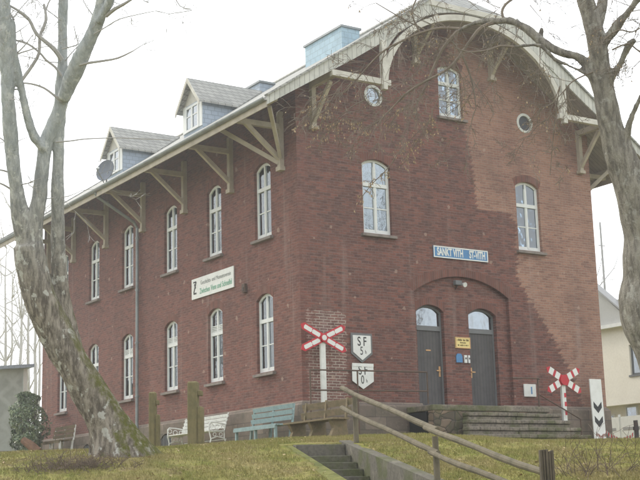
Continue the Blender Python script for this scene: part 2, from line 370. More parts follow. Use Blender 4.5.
def grass_material(name, blade):
    t = NT(name); p = t.pos(); g = t.n('NewGeometry')
    a = t.noise(p, .55, 5, .65); b = t.noise(p, 2.6, 5, .7); d = t.noise(p, 11, 3)
    c = t.mix(t.ramp(b, .36, .62), (.17, .185, .04), (.275, .25, .08))
    c = t.mix(t.math('MULTIPLY', t.ramp(a, .46, .62), .65), c, (.30, .24, .115))
    c = t.mix(t.math('MULTIPLY', t.ramp(t.noise(p, 1.3, 6, .75), .55, .68), .65), c, (.125, .088, .058))
    if blade: c = t.mix(t.math('MULTIPLY', g.outputs['Random Per Island'], .55), c, (.32, .285, .13))
    else: c = t.mix(t.math('MULTIPLY', t.ramp(d, .4, .7), .5), c, (.10, .088, .04))
    t.surf(c, .95, None if blade else t.bump(d, .8, .05), .1)
grass_material('ground_grass', False); grass_material('grass_blade', True)

# ------------------------------------------------------------------ ground sheet
def axis(lo, hi, step, far):
    a = list(np.arange(lo, hi + 1e-6, step)); g = step; x = lo; pre = []
    while x > -far: g *= 1.35; x -= g; pre.append(x)
    g = step; x = hi; post = []
    while x < far: g *= 1.35; x += g; post.append(x)
    return pre[::-1] + a + post
xs = axis(-13, 12, .11, 700); ys = axis(-18.5, 5, .11, 900)
gv = [(x, y, zg(x, y)) for y in ys for x in xs]; nx = len(xs)
gb = MB(); gb.v = gv; gb.f = [(j * nx + i, j * nx + i + 1, (j + 1) * nx + i + 1, (j + 1) * nx + i) for j in range(len(ys) - 1) for i in range(nx - 1)]
ground = gb.build('ground', M['ground_grass'], smooth=True, flip=False); tag(ground, kind='structure')

# ------------------------------------------------------------------ station building
W, D = 11.34, 19.23
PT, Z0 = .68, 9.1                     # roof pitch, roof height over the wall line
OV, OE = 1.2, 1.64                    # gable and eave overhang
CX = W / 2; RZ = Z0 + PT * CX
HX, HZ, HY = 1.7, Z0 + PT * (CX - 1.7), .1
B = empty('station_building', (CX, D / 2, -1.2), 'large two storey red brick former railway station with timber gable and arched white windows', 'station building')
BO = Vector(B.location)
def bp(mb, name, mat, parent=None, **k):       # part of the building; verts are given in world metres
    return mb.build(name, M[mat], parent or B, off=BO, **k)
def arch(x0, x1, z0, zs, rise, n=10):         # outline with a segmental head
    pts = [(x0, z0), (x1, z0)]
    w = (x1 - x0) / 2; r = (w * w + rise * rise) / (2 * rise); c = zs + rise - r; a0 = math.asin(w / r)
    for i in range(n + 1):
        a = a0 - 2 * a0 * i / n; pts.append(((x0 + x1) / 2 + r * math.sin(a), c + r * math.cos(a)))
    return pts
FW = [(2.203, 3.205, 4.86, 6.9, .17), (8.05, 9.03, 4.86, 6.9, .17), (5.165, 6.085, 8.76, 10.28, .13)]
LC = [1.90, 4.85, 7.84, 11.2, 14.13, 17.1]
LW = [(c - .465, c + .465, 4.86, 6.9, .18) for c in LC] + [(c - .465, c + .465, 1.0, 3.06, .18) for c in LC]
DOORS = [(4.03, 5.05), (5.98, 7.06)]
prof = [(0, -1.6), (W, -1.6), (W, Z0 - .16), (CX + HX, HZ - .16), (CX - HX, HZ - .16), (0, Z0 - .16)]
wall_mb = MB().prism(prof, 'y', 0, D)
wall = wall_mb.build('wall', M['brick'])
ins = .42
cut(wall, MB().prism([(ins, -1.2), (W - ins, -1.2), (W - ins, Z0 - .35), (CX + HX, HZ - .45), (CX - HX, HZ - .45), (ins, Z0 - .35)], 'y', ins, D - ins))
niche = arch(3.9, 7.5, -.2, 3.28, .55, 18)
cut(wall, MB().prism(niche, 'y', -.5, .12))
c = MB()
for w_ in FW: c.prism(arch(*w_), 'y', -.6, 1)
for w_ in LW: c.prism(arch(*w_), 'x', -.6, 1)
for a, b in DOORS: c.prism(arch(a, b, -.1, 2.74, .2), 'y', -.6, 1)
OC = [(2.70, 9.0), (8.60, 9.0)]
for o_ in OC: c.disc(o_, .29, 'y', (-.6, 1))
cut(wall, c)
wall.data.transform(Matrix.Translation(-BO)); wall.parent = B
fl = MB().box(ins + .005, W - ins - .005, ins + .005, D - ins - .005, 4.0, 4.2); bp(fl, 'upper_floor', 'room_dark')
# brick heads over the openings, 4 mm proud
def head(x0, x1, zs, rise, h, ax, d):
    o_ = arch(x0 - .02, x1 + .02, 0, zs, rise, 14)[2:]; m = MB(); up = [(p[0] + (p[0] - (x0 + x1) / 2) * .16, p[1] + h) for p in o_]
    return m.strip(up, o_, ax, *d)
def soldier():
    t = NT('soldier_brick'); p = t.pos(); s = t.n('SeparateXYZ', {0: p}); u = t.math('ADD', s.outputs[0], s.outputs[1])
    f = t.math('FRACT', t.math('DIVIDE', u, .079)); rn = t.n('TexWhiteNoise', {'W': t.math('FLOOR', t.math('DIVIDE', u, .079))}, noise_dimensions='1D').outputs[0]
    c = t.mix(rn, (.19, .078, .060), (.12, .056, .046)); c = t.mix(t.math('LESS_THAN', f, .13), c, (.16, .13, .115))
    c = t.mix(t.math('MULTIPLY', t.ramp(t.noise(p, 3, 4), .45, .7), .4), c, (.2, .15, .13)); t.surf(c, .9, t.bump(t.noise(p, 30, 2), .4, .01), .2)
soldier()
for w_ in FW: bp(head(w_[0], w_[1], w_[3], w_[4], .22, 'y', (-.004, .02)), 'brick_arch', 'soldier_brick')
for w_ in LW: bp(head(w_[0], w_[1], w_[3], w_[4], .22, 'x', (-.004, .02)), 'brick_arch', 'soldier_brick')
for a, b in DOORS: bp(head(a, b, 2.74, .2, .2, 'y', (.115, .14)), 'brick_arch', 'soldier_brick')
bp(head(3.9, 7.5, 3.28, .55, .22, 'y', (-.005, .02)), 'brick_arch', 'soldier_brick')
# plinth
pl = MB().prism([(-.09, -.09), (W + .09, -.09), (W + .09, D + .09), (-.09, D + .09)], 'z', -1.6, -.06).build('plinth', M['plinth_stone'])
top = MB().hexa([(-.09, -.09, -.06), (W + .09, -.09, -.06), (W + .09, D + .09, -.06), (-.09, D + .09, -.06), (-.004, -.004, .05), (W + .004, -.004, .05), (W + .004, D + .004, .05), (-.004, D + .004, .05)])
cut(pl, MB().box(.02, W - .02, .02, D - .02, -1.7, 1))
CW = [(c_ - .38, c_ + .38, -1.3, -.52, .16) for c_ in (8.05, 14.45, 11.25)]
c = MB()
for w_ in CW: c.prism(arch(*w_), 'x', -.5, 1)
cut(pl, c)
pl.data.transform(Matrix.Translation(-BO)); pl.parent = B
tp = top.build('plinth_cap', M['plinth_stone'])
cut(tp, MB().box(.01, W - .01, .01, D - .01, -.5, 1)); cut(tp, MB().prism([(4.03, -.6), (7.06, -.6), (7.06, .5), (4.03, .5)], 'z', -.5, 1)); tp.data.transform(Matrix.Translation(-BO)); tp.parent = B
for w_ in CW:
    m = MB()
    for k in range(7): y_ = w_[0] + .06 + k * (w_[1] - w_[0] - .12) / 6; m.box(-.07, -.045, y_ - .02, y_ + .02, -1.3, -.4)
    bp(m, 'cellar_grille', 'grey_plastic')
    bp(MB().box(.0, .015, w_[0] - .1, w_[1] + .1, -1.35, -.3), 'cellar_dark_sheet', 'void')  # black sheet behind the bars, standing for the dark inside the cellar window

# ---- windows: frame > pane, glazing, curtain, sill
def make_window(w_, ax, setback, blinds=False, curt=1, cloth='curtain_cloth'):
    x0, x1, z0, zs, rise = w_; cxw = (x0 + x1) / 2
    def Q(mb, poly, d0, d1): mb.prism(poly, ax, d0, d1)
    f = MB(); o_ = arch(x0, x1, z0, zs, rise, 12); fw = .07
    i_ = arch(x0 + fw, x1 - fw, z0 + fw + .02, zs - .05 + .0, rise * .86, 12)
    f.strip(o_, i_, ax, setback, setback + .036, closed=True)
    H = zs + rise - z0; zt = z0 + H * .655; zm = z0 + H * .345; bw = .02
    def rect(a, b, c_, d_, s0, s1): Q(f, [(a, c_), (b, c_), (b, d_), (a, d_)], s0, s1)
    rect(x0 + fw, x1 - fw, zt - .055, zt + .055, setback - .02, setback + .036)
    rect(cxw - .036, cxw + .036, z0 + fw, zt - .055, setback - .012, setback + .036)
    rect(cxw - .034, cxw + .034, zt + .055, zs + rise - .06, setback - .008, setback + .036)
    for a, b in ((x0 + fw, cxw - .036), (cxw + .036, x1 - fw)):
        rect(a, b, zm - .016, zm + .016, setback + .01, setback + .036)
        for e0, e1 in ((a, a + bw), (b - bw, b)): rect(e0, e1, z0 + fw + .02, zt - .055, setback + .004, setback + .036)
        rect(a + bw, b - bw, z0 + fw + .02, z0 + fw + .06, setback + .004, setback + .036)
        for e0, e1 in ((a, a + bw), (b - bw, b)): rect(e0, e1, zt + .055, zs - .05, setback + .006, setback + .036)
    if blinds:
        for k in range(4): rect(x0 + fw, x1 - fw, zt + .07 + k * .05, zt + .10 + k * .05, setback + .0, setback + .036)
    fr = bp(f, 'window', 'window_white')
    g = MB(); Q(g, arch(x0 + .04, x1 - .04, z0 + .04, zs - .03, rise * .9, 12), setback + .030, setback + .033); bp(g, 'pane', 'window_glass', fr)
    if curt:
        cm = MB()
        def sheet(a, b, zb, zt_):
            n = 14
            for k in range(n):
                u0, u1 = a + (b - a) * k / n, a + (b - a) * (k + 1) / n
                d0, d1 = setback + .046 + .006 * math.sin(k * 2.1), setback + .046 + .006 * math.sin((k + 1) * 2.1)
                P = (lambda u, d, z: (u, d, z)) if ax == 'y' else (lambda u, d, z: (d, u, z))
                cm._add([P(u0, d0, zb), P(u1, d1, zb), P(u1, d1, zt_), P(u0, d0, zt_)], [(0, 1, 2, 3)])
        if curt == 1: sheet(x0 + .005, x1 - .005, z0 + .06, zs + rise - .06)
        elif curt == 2: sheet(x0 + .01, x0 + .36, z0 + .02, zs + rise - .08); sheet(x1 - .36, x1 - .01, z0 + .02, zs + rise - .08)
        elif curt == 3: sheet(x0 + .005, x1 - .005, z0 + .02, zt)
        bp(cm, 'curtain', cloth, fr, flip=False)
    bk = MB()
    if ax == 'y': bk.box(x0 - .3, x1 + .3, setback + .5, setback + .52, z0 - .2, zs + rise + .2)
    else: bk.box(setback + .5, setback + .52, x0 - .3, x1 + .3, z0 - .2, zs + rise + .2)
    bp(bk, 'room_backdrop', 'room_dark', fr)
    s_ = MB()
    if ax == 'y': s_.hexa([(x0 - .1, -.11, z0 - .11), (x1 + .1, -.11, z0 - .11), (x1 + .1, setback + .02, z0 - .11), (x0 - .1, setback + .02, z0 - .11), (x0 - .1, -.11, z0 - .035), (x1 + .1, -.11, z0 - .035), (x1 + .1, setback + .02, z0 + .003), (x0 - .1, setback + .02, z0 + .003)])
    else: s_.hexa([(-.11, x0 - .1, z0 - .11), (setback + .02, x0 - .1, z0 - .11), (setback + .02, x1 + .1, z0 - .11), (-.11, x1 + .1, z0 - .11), (-.11, x0 - .1, z0 - .035), (setback + .02, x0 - .1, z0 + .003), (setback + .02, x1 + .1, z0 + .003), (-.11, x1 + .1, z0 - .035)])
    bp(s_, 'sill', 'sill_stone', fr)
    return fr
for k, w_ in enumerate(FW): make_window(w_, 'y', .10, curt=[1, 1, 1][k], cloth=['dim_reflection_cloth', 'reflection_cloth', 'reflection_cloth'][k])  # curtain sheets here carry painted tree reflections
for k, w_ in enumerate(LW): make_window(w_, 'x', .09, blinds=(6 < k < 10), curt=[1, 1, 1, 1, 1, 1, 1, 1, 3, 1, 1, 1][k], cloth=['curtain_cloth', 'pattern_cloth', 'pattern_cloth', 'curtain_cloth'][k % 4] if k < 6 else 'curtain_cloth')
for k, o_ in enumerate(OC):
    f = MB(); n = 28
    def ring(r): return [(o_[0] + r * math.cos(2 * math.pi * i / n), o_[1] + r * math.sin(2 * math.pi * i / n)) for i in range(n)]
    f.strip(ring(.325), ring(.245), 'y', -.02, .07, closed=True); fr = bp(f, 'round_window', 'window_white')
    bp(MB().disc(o_, .26, 'y', (.03, .036)), 'pane', 'dark_pane' if k else 'window_glass', fr); bp(MB().disc(o_, .4, 'y', (.44, .45)), 'room_backdrop', 'room_dark' if k else 'curtain_cloth', fr)
    if k: bp(MB().disc(o_, .2445, 'y', (.045, .05)), 'shutter', 'void', fr)
# ---- doors
for k, (a, b) in enumerate(DOORS):
    m = MB(); yb = .26; o_ = arch(a, b, -.08, 2.74, .2, 12); i_ = arch(a + .06, b - .06, -.08 + .02, 2.70, .17, 12)
    m.strip(o_, i_, 'y', yb, yb + .08, closed=True); m.box(a + .06, b - .06, yb - .02, yb + .076, 2.19, 2.33)
    fr = bp(m, 'door', 'grey_plastic')
    lf = MB().box(a + .063, b - .063, yb + .02, yb + .07, -.06, 2.187); bp(lf, 'door_leaf', 'door_board', fr)
    bp(MB().prism(arch(a + .05, b - .05, 2.332, 2.71, .18, 12), 'y', yb + .03, yb + .036), 'transom_pane', 'transom_glass', fr)
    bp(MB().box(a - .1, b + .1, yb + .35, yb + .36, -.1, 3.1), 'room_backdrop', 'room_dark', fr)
    hx = b - .13 if k == 0 else a + .13; sgn = -1 if k == 0 else 1
    h = MB().box(hx - .03, hx + .03, yb + .004, yb + .018, .86, 1.16); h.bar((hx, yb - .02, 1.03), (hx + sgn * .13, yb - .02, 1.03), .03, .03); h.bar((hx, yb - .03, 1.03), (hx, yb + .01, 1.03), .03, .03)
    bp(h, 'handle', 'brass', fr)
    if k == 0: bp(MB().box(a + .42, a + .6, yb + .006, yb + .018, 1.6, 1.635), 'letter_slot', 'brass', fr)
# ---- roof
def RP(x, y, dz=0): return (x, y, (Z0 + PT * x if x <= CX else Z0 + PT * (W - x)) + dz)
y0, y1 = -OV, D + OV
for sgn in (0, 1):
    X = (lambda x: x) if sgn == 0 else (lambda x: W - x)
    loop = [(-OE, y0), (CX - HX, y0), (CX, HY), (CX, D - HY), (CX - HX, y1), (-OE, y1)]
    m = MB().slab([RP(X(x), y) for x, y in loop], (0, 0, -.12)); bp(m, 'roof_slope', 'roof_slate')
    loop2 = [(-OE + .02, y0 + .05), (CX - HX, y0 + .05), (CX - HX, y1 - .05), (-OE + .02, y1 - .05)]
    bp(MB().slab([RP(X(x), y, -.124) for x, y in loop2], (0, 0, -.03)), 'soffit', 'soffit_board')
    xe = X(-OE + .02); bp(MB().box(min(xe, xe + (.03 if sgn else -.03)), max(xe, xe + (.03 if sgn else -.03)), y0 + .03, y1 - .03, Z0 - PT * OE - .30, Z0 - PT * OE - .085), 'fascia', 'bracket_pale')
    xg = X(-OE - .06); g = MB(); prof_ = []
    n = 8
    for k in range(n + 1):
        a = math.pi * k / n; prof_.append((xg + .085 * math.cos(a), Z0 - PT * OE - .06 - .085 * math.sin(a)))
    inn = [(xg + .075 * math.cos(math.pi * k / n), Z0 - PT * OE - .06 - .075 * math.sin(math.pi * k / n)) for k in range(n + 1)]
    g.strip(prof_, inn, 'y', y0 - .02, y1 + .02); gut = bp(g, 'gutter', 'zinc')
for yy, yr in ((y0, HY), (y1, D - HY)):
    bp(MB().slab([(CX - HX, yy, HZ), (CX + HX, yy, HZ), (CX, yr, RZ)], (0, 0, -.12)), 'half_hip', 'roof_slate')
    bp(MB().slab([(CX - HX, yy + (.05 if yy < 0 else -.05), HZ - .124), (CX + HX, yy + (.05 if yy < 0 else -.05), HZ - .124), (CX + HX, yy + (1.3 if yy < 0 else -1.3), HZ - .124), (CX - HX, yy + (1.3 if yy < 0 else -1.3), HZ - .124)], (0, 0, -.03)), 'soffit', 'gable_soffit')
bp(MB().tube([(CX, HY - .05, RZ + .01), (CX, D - HY + .05, RZ + .01)], .09, 8), 'ridge_cap', 'roof_slate')
# ---- gable timberwork (front and back ends)
def gable(yp, s):                       # yp: plane of the bargeboard, s: -1 front, +1 back
    ya, yb = sorted((yp + s * .035, yp + s * -.02))
    def top(x): return Z0 + PT * (x if x <= CX else W - x)
    for sg in (0, 1):
        X = (lambda x: x) if sg == 0 else (lambda x: W - x)
        xsn = [-OE - .02, 0.3, 1.2, 2.2, CX - HX]; dep_ = [.24, .36, .42, .44, .44]
        bp(MB().strip([(X(x), top(X(x)) + .02) for x in xsn], [(X(x), top(X(x)) - d_) for x, d_ in zip(xsn, dep_)], 'y', ya, yb), 'bargeboard', 'verge_board')
        bp(MB().bar((X(-OE - .05), yp + s * .02, top(-OE) - .0), (X(CX - HX + .02), yp + s * .02, HZ + .03), .16, .05, up=(0, 0, 1)), 'verge_edge', 'roof_slate')
        bp(MB().bar((X(.42), yp, 8.96), (X(2.42), yp, 8.96), .15, .17), 'stub_beam', 'timber_pale')
        bp(MB().bar((X(2.2), yp + s * .03, 8.74), (X(2.2), yp + s * .03, 10.2), .15, .15), 'hanging_post', 'timber_pale')
    bp(MB().prism([(CX - HX - .02, HZ + .02), (CX + HX + .02, HZ + .02), (CX + HX + .02, HZ - .14), (CX - HX - .02, HZ - .14)], 'y', ya - .002, yb + .002), 'hip_fascia', 'timber_pale')
    # arch rib
    th = [R(a) for a in np.linspace(2, 178, 89)]
    def arcp(rx, rz): return [(CX - rx * math.cos(a), 8.86 + rz * math.sin(a)) for a in th]
    ya2, yb2 = sorted((yp + s * .06, yp - s * .05))
    bp(MB().strip(arcp(3.52, 2.72), arcp(3.34, 2.54), 'y', ya2, yb2), 'arch_rib', 'timber_pale')
    # boarding between the rib and the barge, leaving a slot along the rib
    out = arcp(3.575, 2.775); m = MB(); lo, hi = [], []
    for (x, z) in arcp(3.60, 2.80):
        t_ = HZ - .13 if abs(x - CX) < HX else min(top(x) - .42, HZ - .13)
        if 2.12 < x < W - 2.12 and t_ > z + .02: lo.append((x, z)); hi.append((x, t_))
    if len(lo) > 1: m.strip(hi, lo, 'y', *sorted((yp, yp - s * .03))); bp(m, 'spandrel_boarding', 'verge_board')
gable(-OV - .012, -1); gable(D + OV + .012, 1)
# ---- purlins and brackets under the overhangs
for yw, s in ((0, -1), (D, 1)):
    for x in (.54, W - .46):
        bp(MB().bar((x, yw, 8.96), (x, yw + s * (OV - .03), 8.96), .15, .17), 'purlin', 'bracket_pale')
    for x in (4.28, 7.2):
        bp(MB().bar((x, yw, 11.37), (x, yw + s * (OV - .03), 11.37), .15, .17), 'purlin', 'bracket_pale')
    for x, zb, zt in ((.54, 7.75, 8.87), (W - .46, 7.7, 8.87), (4.28, 10.33, 11.28), (7.27, 10.28, 11.28)):
        m = MB().bar((x, yw + s * .07, zb), (x, yw + s * .07, zt), .14, .14)
        m.bar((x, yw + s * .1, zb + .12), (x, yw + s * (OV - .2), zt - .06), .10, .11)
        m.box(x - .12, x + .12, min(yw, yw + s * .17), max(yw, yw + s * .17), zb - .1, zb)
        bp(m, 'gable_bracket', 'bracket_pale')
BY = [.74, 3.67, 6.72, 9.82, 12.93, 15.98, 18.55]
for sg in (0, 1):
    X = (lambda x: x) if sg == 0 else (lambda x: W - x)
    bp(MB().bar((X(-1.34), y0 + .08, 8.0), (X(-1.34), y1 - .08, 8.0), .15, .15), 'eave_purlin', 'bracket_pale')
    for k, y in enumerate(BY):
        m = MB().bar((X(-.07), y, 6.68), (X(-.07), y, 8.3), .14, .15)
        m.bar((X(0), y, 7.85), (X(-1.45), y, 7.85), .13, .15)
        m.bar((X(-.1), y, 6.9), (X(-1.22), y, 7.83), .11, .12)
        m.box(min(X(0), X(-.17)), max(X(0), X(-.17)), y - .12, y + .12, 6.56, 6.68)
        if k == 0:
            m.bar((X(-.1), y - .05, 6.95), (X(-1.0), y - .98, 8.05), .10, .11)
            m.bar((X(-.1), y + .05, 6.8), (X(-1.3), y + 1.25, 7.93), .11, .12)
        bp(m, 'eave_bracket', 'bracket_pale')
# ---- rainwater pipe
dp = MB().tube([(-OE - .05, 10.15, 7.85), (-OE + .05, 10.15, 7.7), (-.25, 10.15, 6.95), (-.12, 10.15, 6.75), (-.12, 10.15, -1.1)], .055, 10)
for z in (6.4, 4.6, 2.8, 1.0, -.4): dp.tube([(-.12, 10.15, z - .025), (-.12, 10.15, z + .025)], .075, 10)
bp(dp, 'downpipe', 'zinc', smooth=False)
# ---- dormers: cheeks, gable front, roof, window
def dormer(yc):
    xf = .22; ze, zr = 10.28, 11.05; hw = .66; zb = Z0 + PT * xf - .2
    def xr(z): return (z - Z0) / PT
    m = MB()
    m.prism([(xf, zb), (xf, ze), (xr(ze) + .1, ze), (xf + .1, zb)], 'y', yc - hw, yc + hw)
    d = bp(m, 'dormer', 'cheek_slate')
    bp(MB().prism([(yc - hw - .01, ze), (yc + hw + .01, ze), (yc, zr - .08)], 'x', xf, xf + .6), 'dormer_gable', 'timber_pale', d)
    r = MB(); ov = .2; dz = (zr - ze) / hw
    for s in (-1, 1):
        ye = yc + s * (hw + .17); zee = ze - dz * .17
        r.slab([(xf - ov, ye, zee), (xr(zee) + .05, ye, zee), (xr(zr), yc, zr), (xf - ov, yc, zr)], (0, 0, .07))
    bp(r, 'dormer_roof', 'roof_slate', d)
    bg = MB()
    for s in (-1, 1): bg.bar((xf - ov - .015, yc + s * (hw + .17), ze - dz * .17 - .03), (xf - ov - .015, yc, zr - .03), .03, .16, up=(1, 0, 0)) if False else bg.prism([(yc + s * (hw + .19), ze - dz * .19 + .07), (yc, zr + .075), (yc, zr - .10), (yc + s * (hw + .19), ze - dz * .19 - .08)], 'x', xf - ov - .03, xf - ov)
    bp(bg, 'dormer_bargeboard', 'timber_pale', d)
    w0, w1, q0, q1 = yc - .46, yc + .46, 9.36, 10.22
    f = MB(); f.strip([(w0, q0), (w1, q0), (w1, q1), (w0, q1)], [(w0 + .08, q0 + .08), (w1 - .08, q0 + .08), (w1 - .08, q1 - .08), (w0 + .08, q1 - .08)], 'x', xf - .05, xf - .003, closed=True)
    f.box(xf - .055, xf - .006, yc - .045, yc + .045, q0 + .08, q1 - .08); f.box(xf - .04, xf - .01, w0 + .08, w1 - .08, 9.85, 9.89)
    f.box(xf - .03, xf - .002, yc - hw, w0 - .002, q0, ze); f.box(xf - .03, xf - .002, w1 + .002, yc + hw, q0, ze)
    bp(f, 'dormer_window', 'window_white', d)
    bp(MB().box(xf - .024, xf - .012, w0 + .07, w1 - .07, q0 + .07, q1 - .07), 'dormer_pane', 'transom_glass', d)
    bp(MB().box(xf - .009, xf - .004, w0 + .07, w1 - .07, q0 + .07, q1 - .07), 'dormer_curtain', 'curtain_cloth', d)
dormer(6.62); dormer(12.8)
# ---- chimneys
ch = bp(MB().box(4.0, 4.72, 3.4, 5.62, 11.3, 12.55), 'chimney', 'chimney_slate'); bp(MB().box(3.95, 4.77, 3.35, 5.67, 12.55, 12.62), 'chimney_cap', 'zinc', ch)
ch = bp(MB().box(3.0, 3.55, 7.0, 7.9, 10.9, 11.56), 'chimney', 'cheek_slate'); bp(MB().box(2.95, 3.6, 6.95, 7.95, 11.56, 11.63), 'chimney_cap', 'zinc', ch)

# ------------------------------------------------------------------ entrance stairs
ES = empty('entrance_stairs', (5.6, -1.4, -1.0), 'mossy stone landing with worn steps in front of the two grey doors', 'stairs')
eo = Vector(ES.location)
LZ = -.09
land = MB().box(3.38, 7.7, -1.3, -.095, LZ - .16, LZ); land.build('landing', M['old_step'], ES, eo, bevel=.02)
MB().box(3.9, 7.66, -.096, .3, LZ - .16, LZ - .004).build('threshold', M['old_step'], ES, eo)
MB().box(3.95, 4.12, -1.28, -.1, -1.5, LZ - .162).box(4.12, 4.36, -1.45, -.1, -1.5, LZ - .162) if False else MB().box(3.95, 4.35, -1.28, -.1, -1.5, LZ - .162).box(3.4, 3.96, -1.29, -1.05, -1.5, LZ - .161).build('rubble_wall', M['rubble_stone'], ES, eo)
MB().box(4.36, 7.68, -1.27, -.1, -1.5, LZ - .163).build('landing_base', M['rubble_stone'], ES, eo)
rs = random.Random(3)
for k in range(1, 5):
    zt = LZ - .215 * k; x = 4.42 - .2 * (k - 1)
    xe = 7.75 + .14 * k; m = MB()
    y_out = -1.3 - .24 * k
    while x < xe - .02:
        w_ = min(rs.uniform(1.5, 2.6), xe - x); j = rs.uniform(-.02, .02)
        if xe - x - w_ < .8: w_ = xe - x
        n = max(2, int(w_ / .3))
        for i in range(n):                # worn tread, uneven nosing, set-back riser
            xa, xb2 = x + .004 + (w_ - .008) * i / n, x + .004 + (w_ - .008) * (i + 1) / n
            f0, f1 = [y_out + j - .03 + .022 * noise.noise(Vector((q * 1.9, k * 3.1, 0))) for q in (xa, xb2)]
            h0, h1 = [zt + .022 * noise.noise(Vector((q * 1.3, k * 5.7, 4))) for q in (xa, xb2)]
            m.hexa([(xa, f0, h0 - .10), (xb2, f1, h1 - .10), (xb2, y_out + .30, zt - .10), (xa, y_out + .30, zt - .10), (xa, f0, h0), (xb2, f1, h1), (xb2, y_out + .30, h1), (xa, y_out + .30, h0)])
        m.box(x + .01, x + w_ - .01, y_out + j + .02, y_out + .28, zt - .23, zt - .103); x += w_
    m.box(7.755 + .14 * (k - 1), xe - .005, y_out + .34, -.1, zt - .22, zt - .002)
    m.build('step', M['old_step'], ES, eo, bevel=.018)
MB().box(3.385, 3.40, -1.0, -.2, -1.3, LZ - .18).build('landing_shade_sheet', M['void'], ES, eo)  # black sheet put in for the shade at the landing's open left side
# iron railings
def railing(name, label, pts_rails, posts, base):
    e = empty(name, base, label, 'railing'); o_ = Vector(base)
    for p in pts_rails: MB().tube(p, .021, 8).build('rail', M['rusty_iron'], e, o_)
    for a, b in posts: MB().tube([a, b], .022, 8).build('post', M['rusty_iron'], e, o_)
railing('iron_railing', 'thin rusty iron railing of two bars running from the corner towards the left door', [[(-.35, -.95, .77), (3.5, -.95, .83)], [(-.35, -.95, .24), (3.5, -.95, .3)], [(3.5, -.95, .83), (3.5, -.95, -.05)]], [((1.15, -.95, .79), (1.15, -.95, -1.1)), ((-.35, -.95, .77), (-.35, -.95, -1.1)), ], (1.15, -.95, -1.05))
railing('iron_handrail', 'thin rusty iron handrail sloping down in front of the striped crossing cross', [[(6.4, -1.22, .72), (7.4, -1.22, .74), (7.42, -1.22, .7)], [(7.36, -1.22, .28), (8.95, -1.3, -.45)]], [((7.36, -1.22, .72), (7.36, -1.22, -.1)), ((8.9, -1.3, -.43), (8.9, -1.3, -1.05)), ], (7.36, -1.22, -.09))

# ------------------------------------------------------------------ signs on and by the station
# station name board
s = empty('station_name_sign', (5.7, -.03, 4.5), 'long blue enamel sign reading SANKT VITH ST-VITH above the doors', 'sign'); o_ = Vector(s.location)
MB().box(4.66, 6.74, -.04, -.012, 4.34, 4.69).build('board', M['sign_blue'], s, o_)
b_ = MB().strip([(4.66, 4.34), (6.74, 4.34), (6.74, 4.69), (4.66, 4.69)], [(4.695, 4.375), (6.705, 4.375), (6.705, 4.655), (4.695, 4.655)], 'y', -.046, -.04, closed=True); b_.build('border', M['sign_white'], s, o_)
text('lettering', 'SANKT VITH', .315, M['sign_white'], s, Tm(5.28 - o_.x, -.045 - o_.y, 4.513 - o_.z) @ FACE_FRONT, sx=.56, bold=.011)
text('lettering', 'ST-VITH', .315, M['sign_white'], s, Tm(6.32 - o_.x, -.045 - o_.y, 4.513 - o_.z) @ FACE_FRONT, sx=.56, bold=.011)
# society banner on the side facade
s = empty('society_sign', (-.03, 4.95, 4.0), 'white rectangular sign with grey and green lettering between the storeys of the side facade', 'sign'); o_ = Vector(s.location)
MB().box(-.045, -.012, 3.6, 6.29, 3.69, 4.33).build('board', M['sign_white'], s, o_)
text('lettering', 'Geschichts- und Museumsverein', .185, M['ink_grey'], s, Tm(-.048 - o_.x, 4.72 - o_.y, 4.14 - o_.z) @ FACE_LEFT, sx=.80)
text('lettering', 'Zwischen Venn und Schneifel', .235, M['ink_green'], s, Tm(-.048 - o_.x, 4.72 - o_.y, 3.88 - o_.z) @ FACE_LEFT, sx=.74, bold=.003)
lg = MB()
for a, b in (((6.16, 4.22), (5.98, 4.22)), ((5.98, 4.22), (6.14, 3.88)), ((6.15, 3.86), (5.97, 3.86)), ((6.09, 4.16), (6.02, 4.02))):
    lg.bar((-.05, a[0], a[1]), (-.05, b[0], b[1]), .045, .012, up=(1, 0, 0))
lg.build('emblem', M['sign_black'], s, o_)
# km shields
def shield(zc, label, line2, framed):
    s = empty('shield_sign', (1.97, -.02, zc), label, 'sign'); o_ = Vector(s.location); hw, t_, m_, b_ = .30, .34, -.13, -.35
    if framed: MB().prism([(-.36 + 1.97, zc + .40), (.36 + 1.97, zc + .40), (.36 + 1.97, zc - .17), (1.97, zc - .42), (-.36 + 1.97, zc - .17)], 'y', -.03, -.012).build('frame', M['grey_plastic'], s, o_)
    else: MB().box(1.97 - .36, 1.97 + .36, -.055, -.045, zc + .27, zc + .36).build('header_strip', M['sign_white'], s, o_)
    k = 1 if framed else 1.2
    MB().prism([(1.97 - hw * k, zc + t_), (1.97 + hw * k, zc + t_), (1.97 + hw * k, zc + m_), (1.97, zc + b_), (1.97 - hw * k, zc + m_)], 'y', -.045, -.031).build('panel', M['sign_white'], s, o_)
    text('lettering', 'S F', .36, M['sign_black'], s, Tm(1.97 - o_.x, -.047 - o_.y, zc + .16 - o_.z) @ FACE_FRONT, sx=.72, bold=.003)
    text('lettering', line2, .33, M['sign_black'], s, Tm(1.95 - o_.x, -.047 - o_.y, zc - .10 - o_.z) @ FACE_FRONT, sx=.68)
    text('lettering', 'h', .15, M['sign_black'], s, Tm(2.09 - o_.x, -.047 - o_.y, zc - .12 - o_.z) @ FACE_FRONT, sx=.7)
shield(1.55, 'white shield plate reading SF 5 on a dark grey backing, the upper of two', '5', True)
shield(.75, 'white shield plate reading SF 0 behind the iron railing, the lower of two', '0', False)
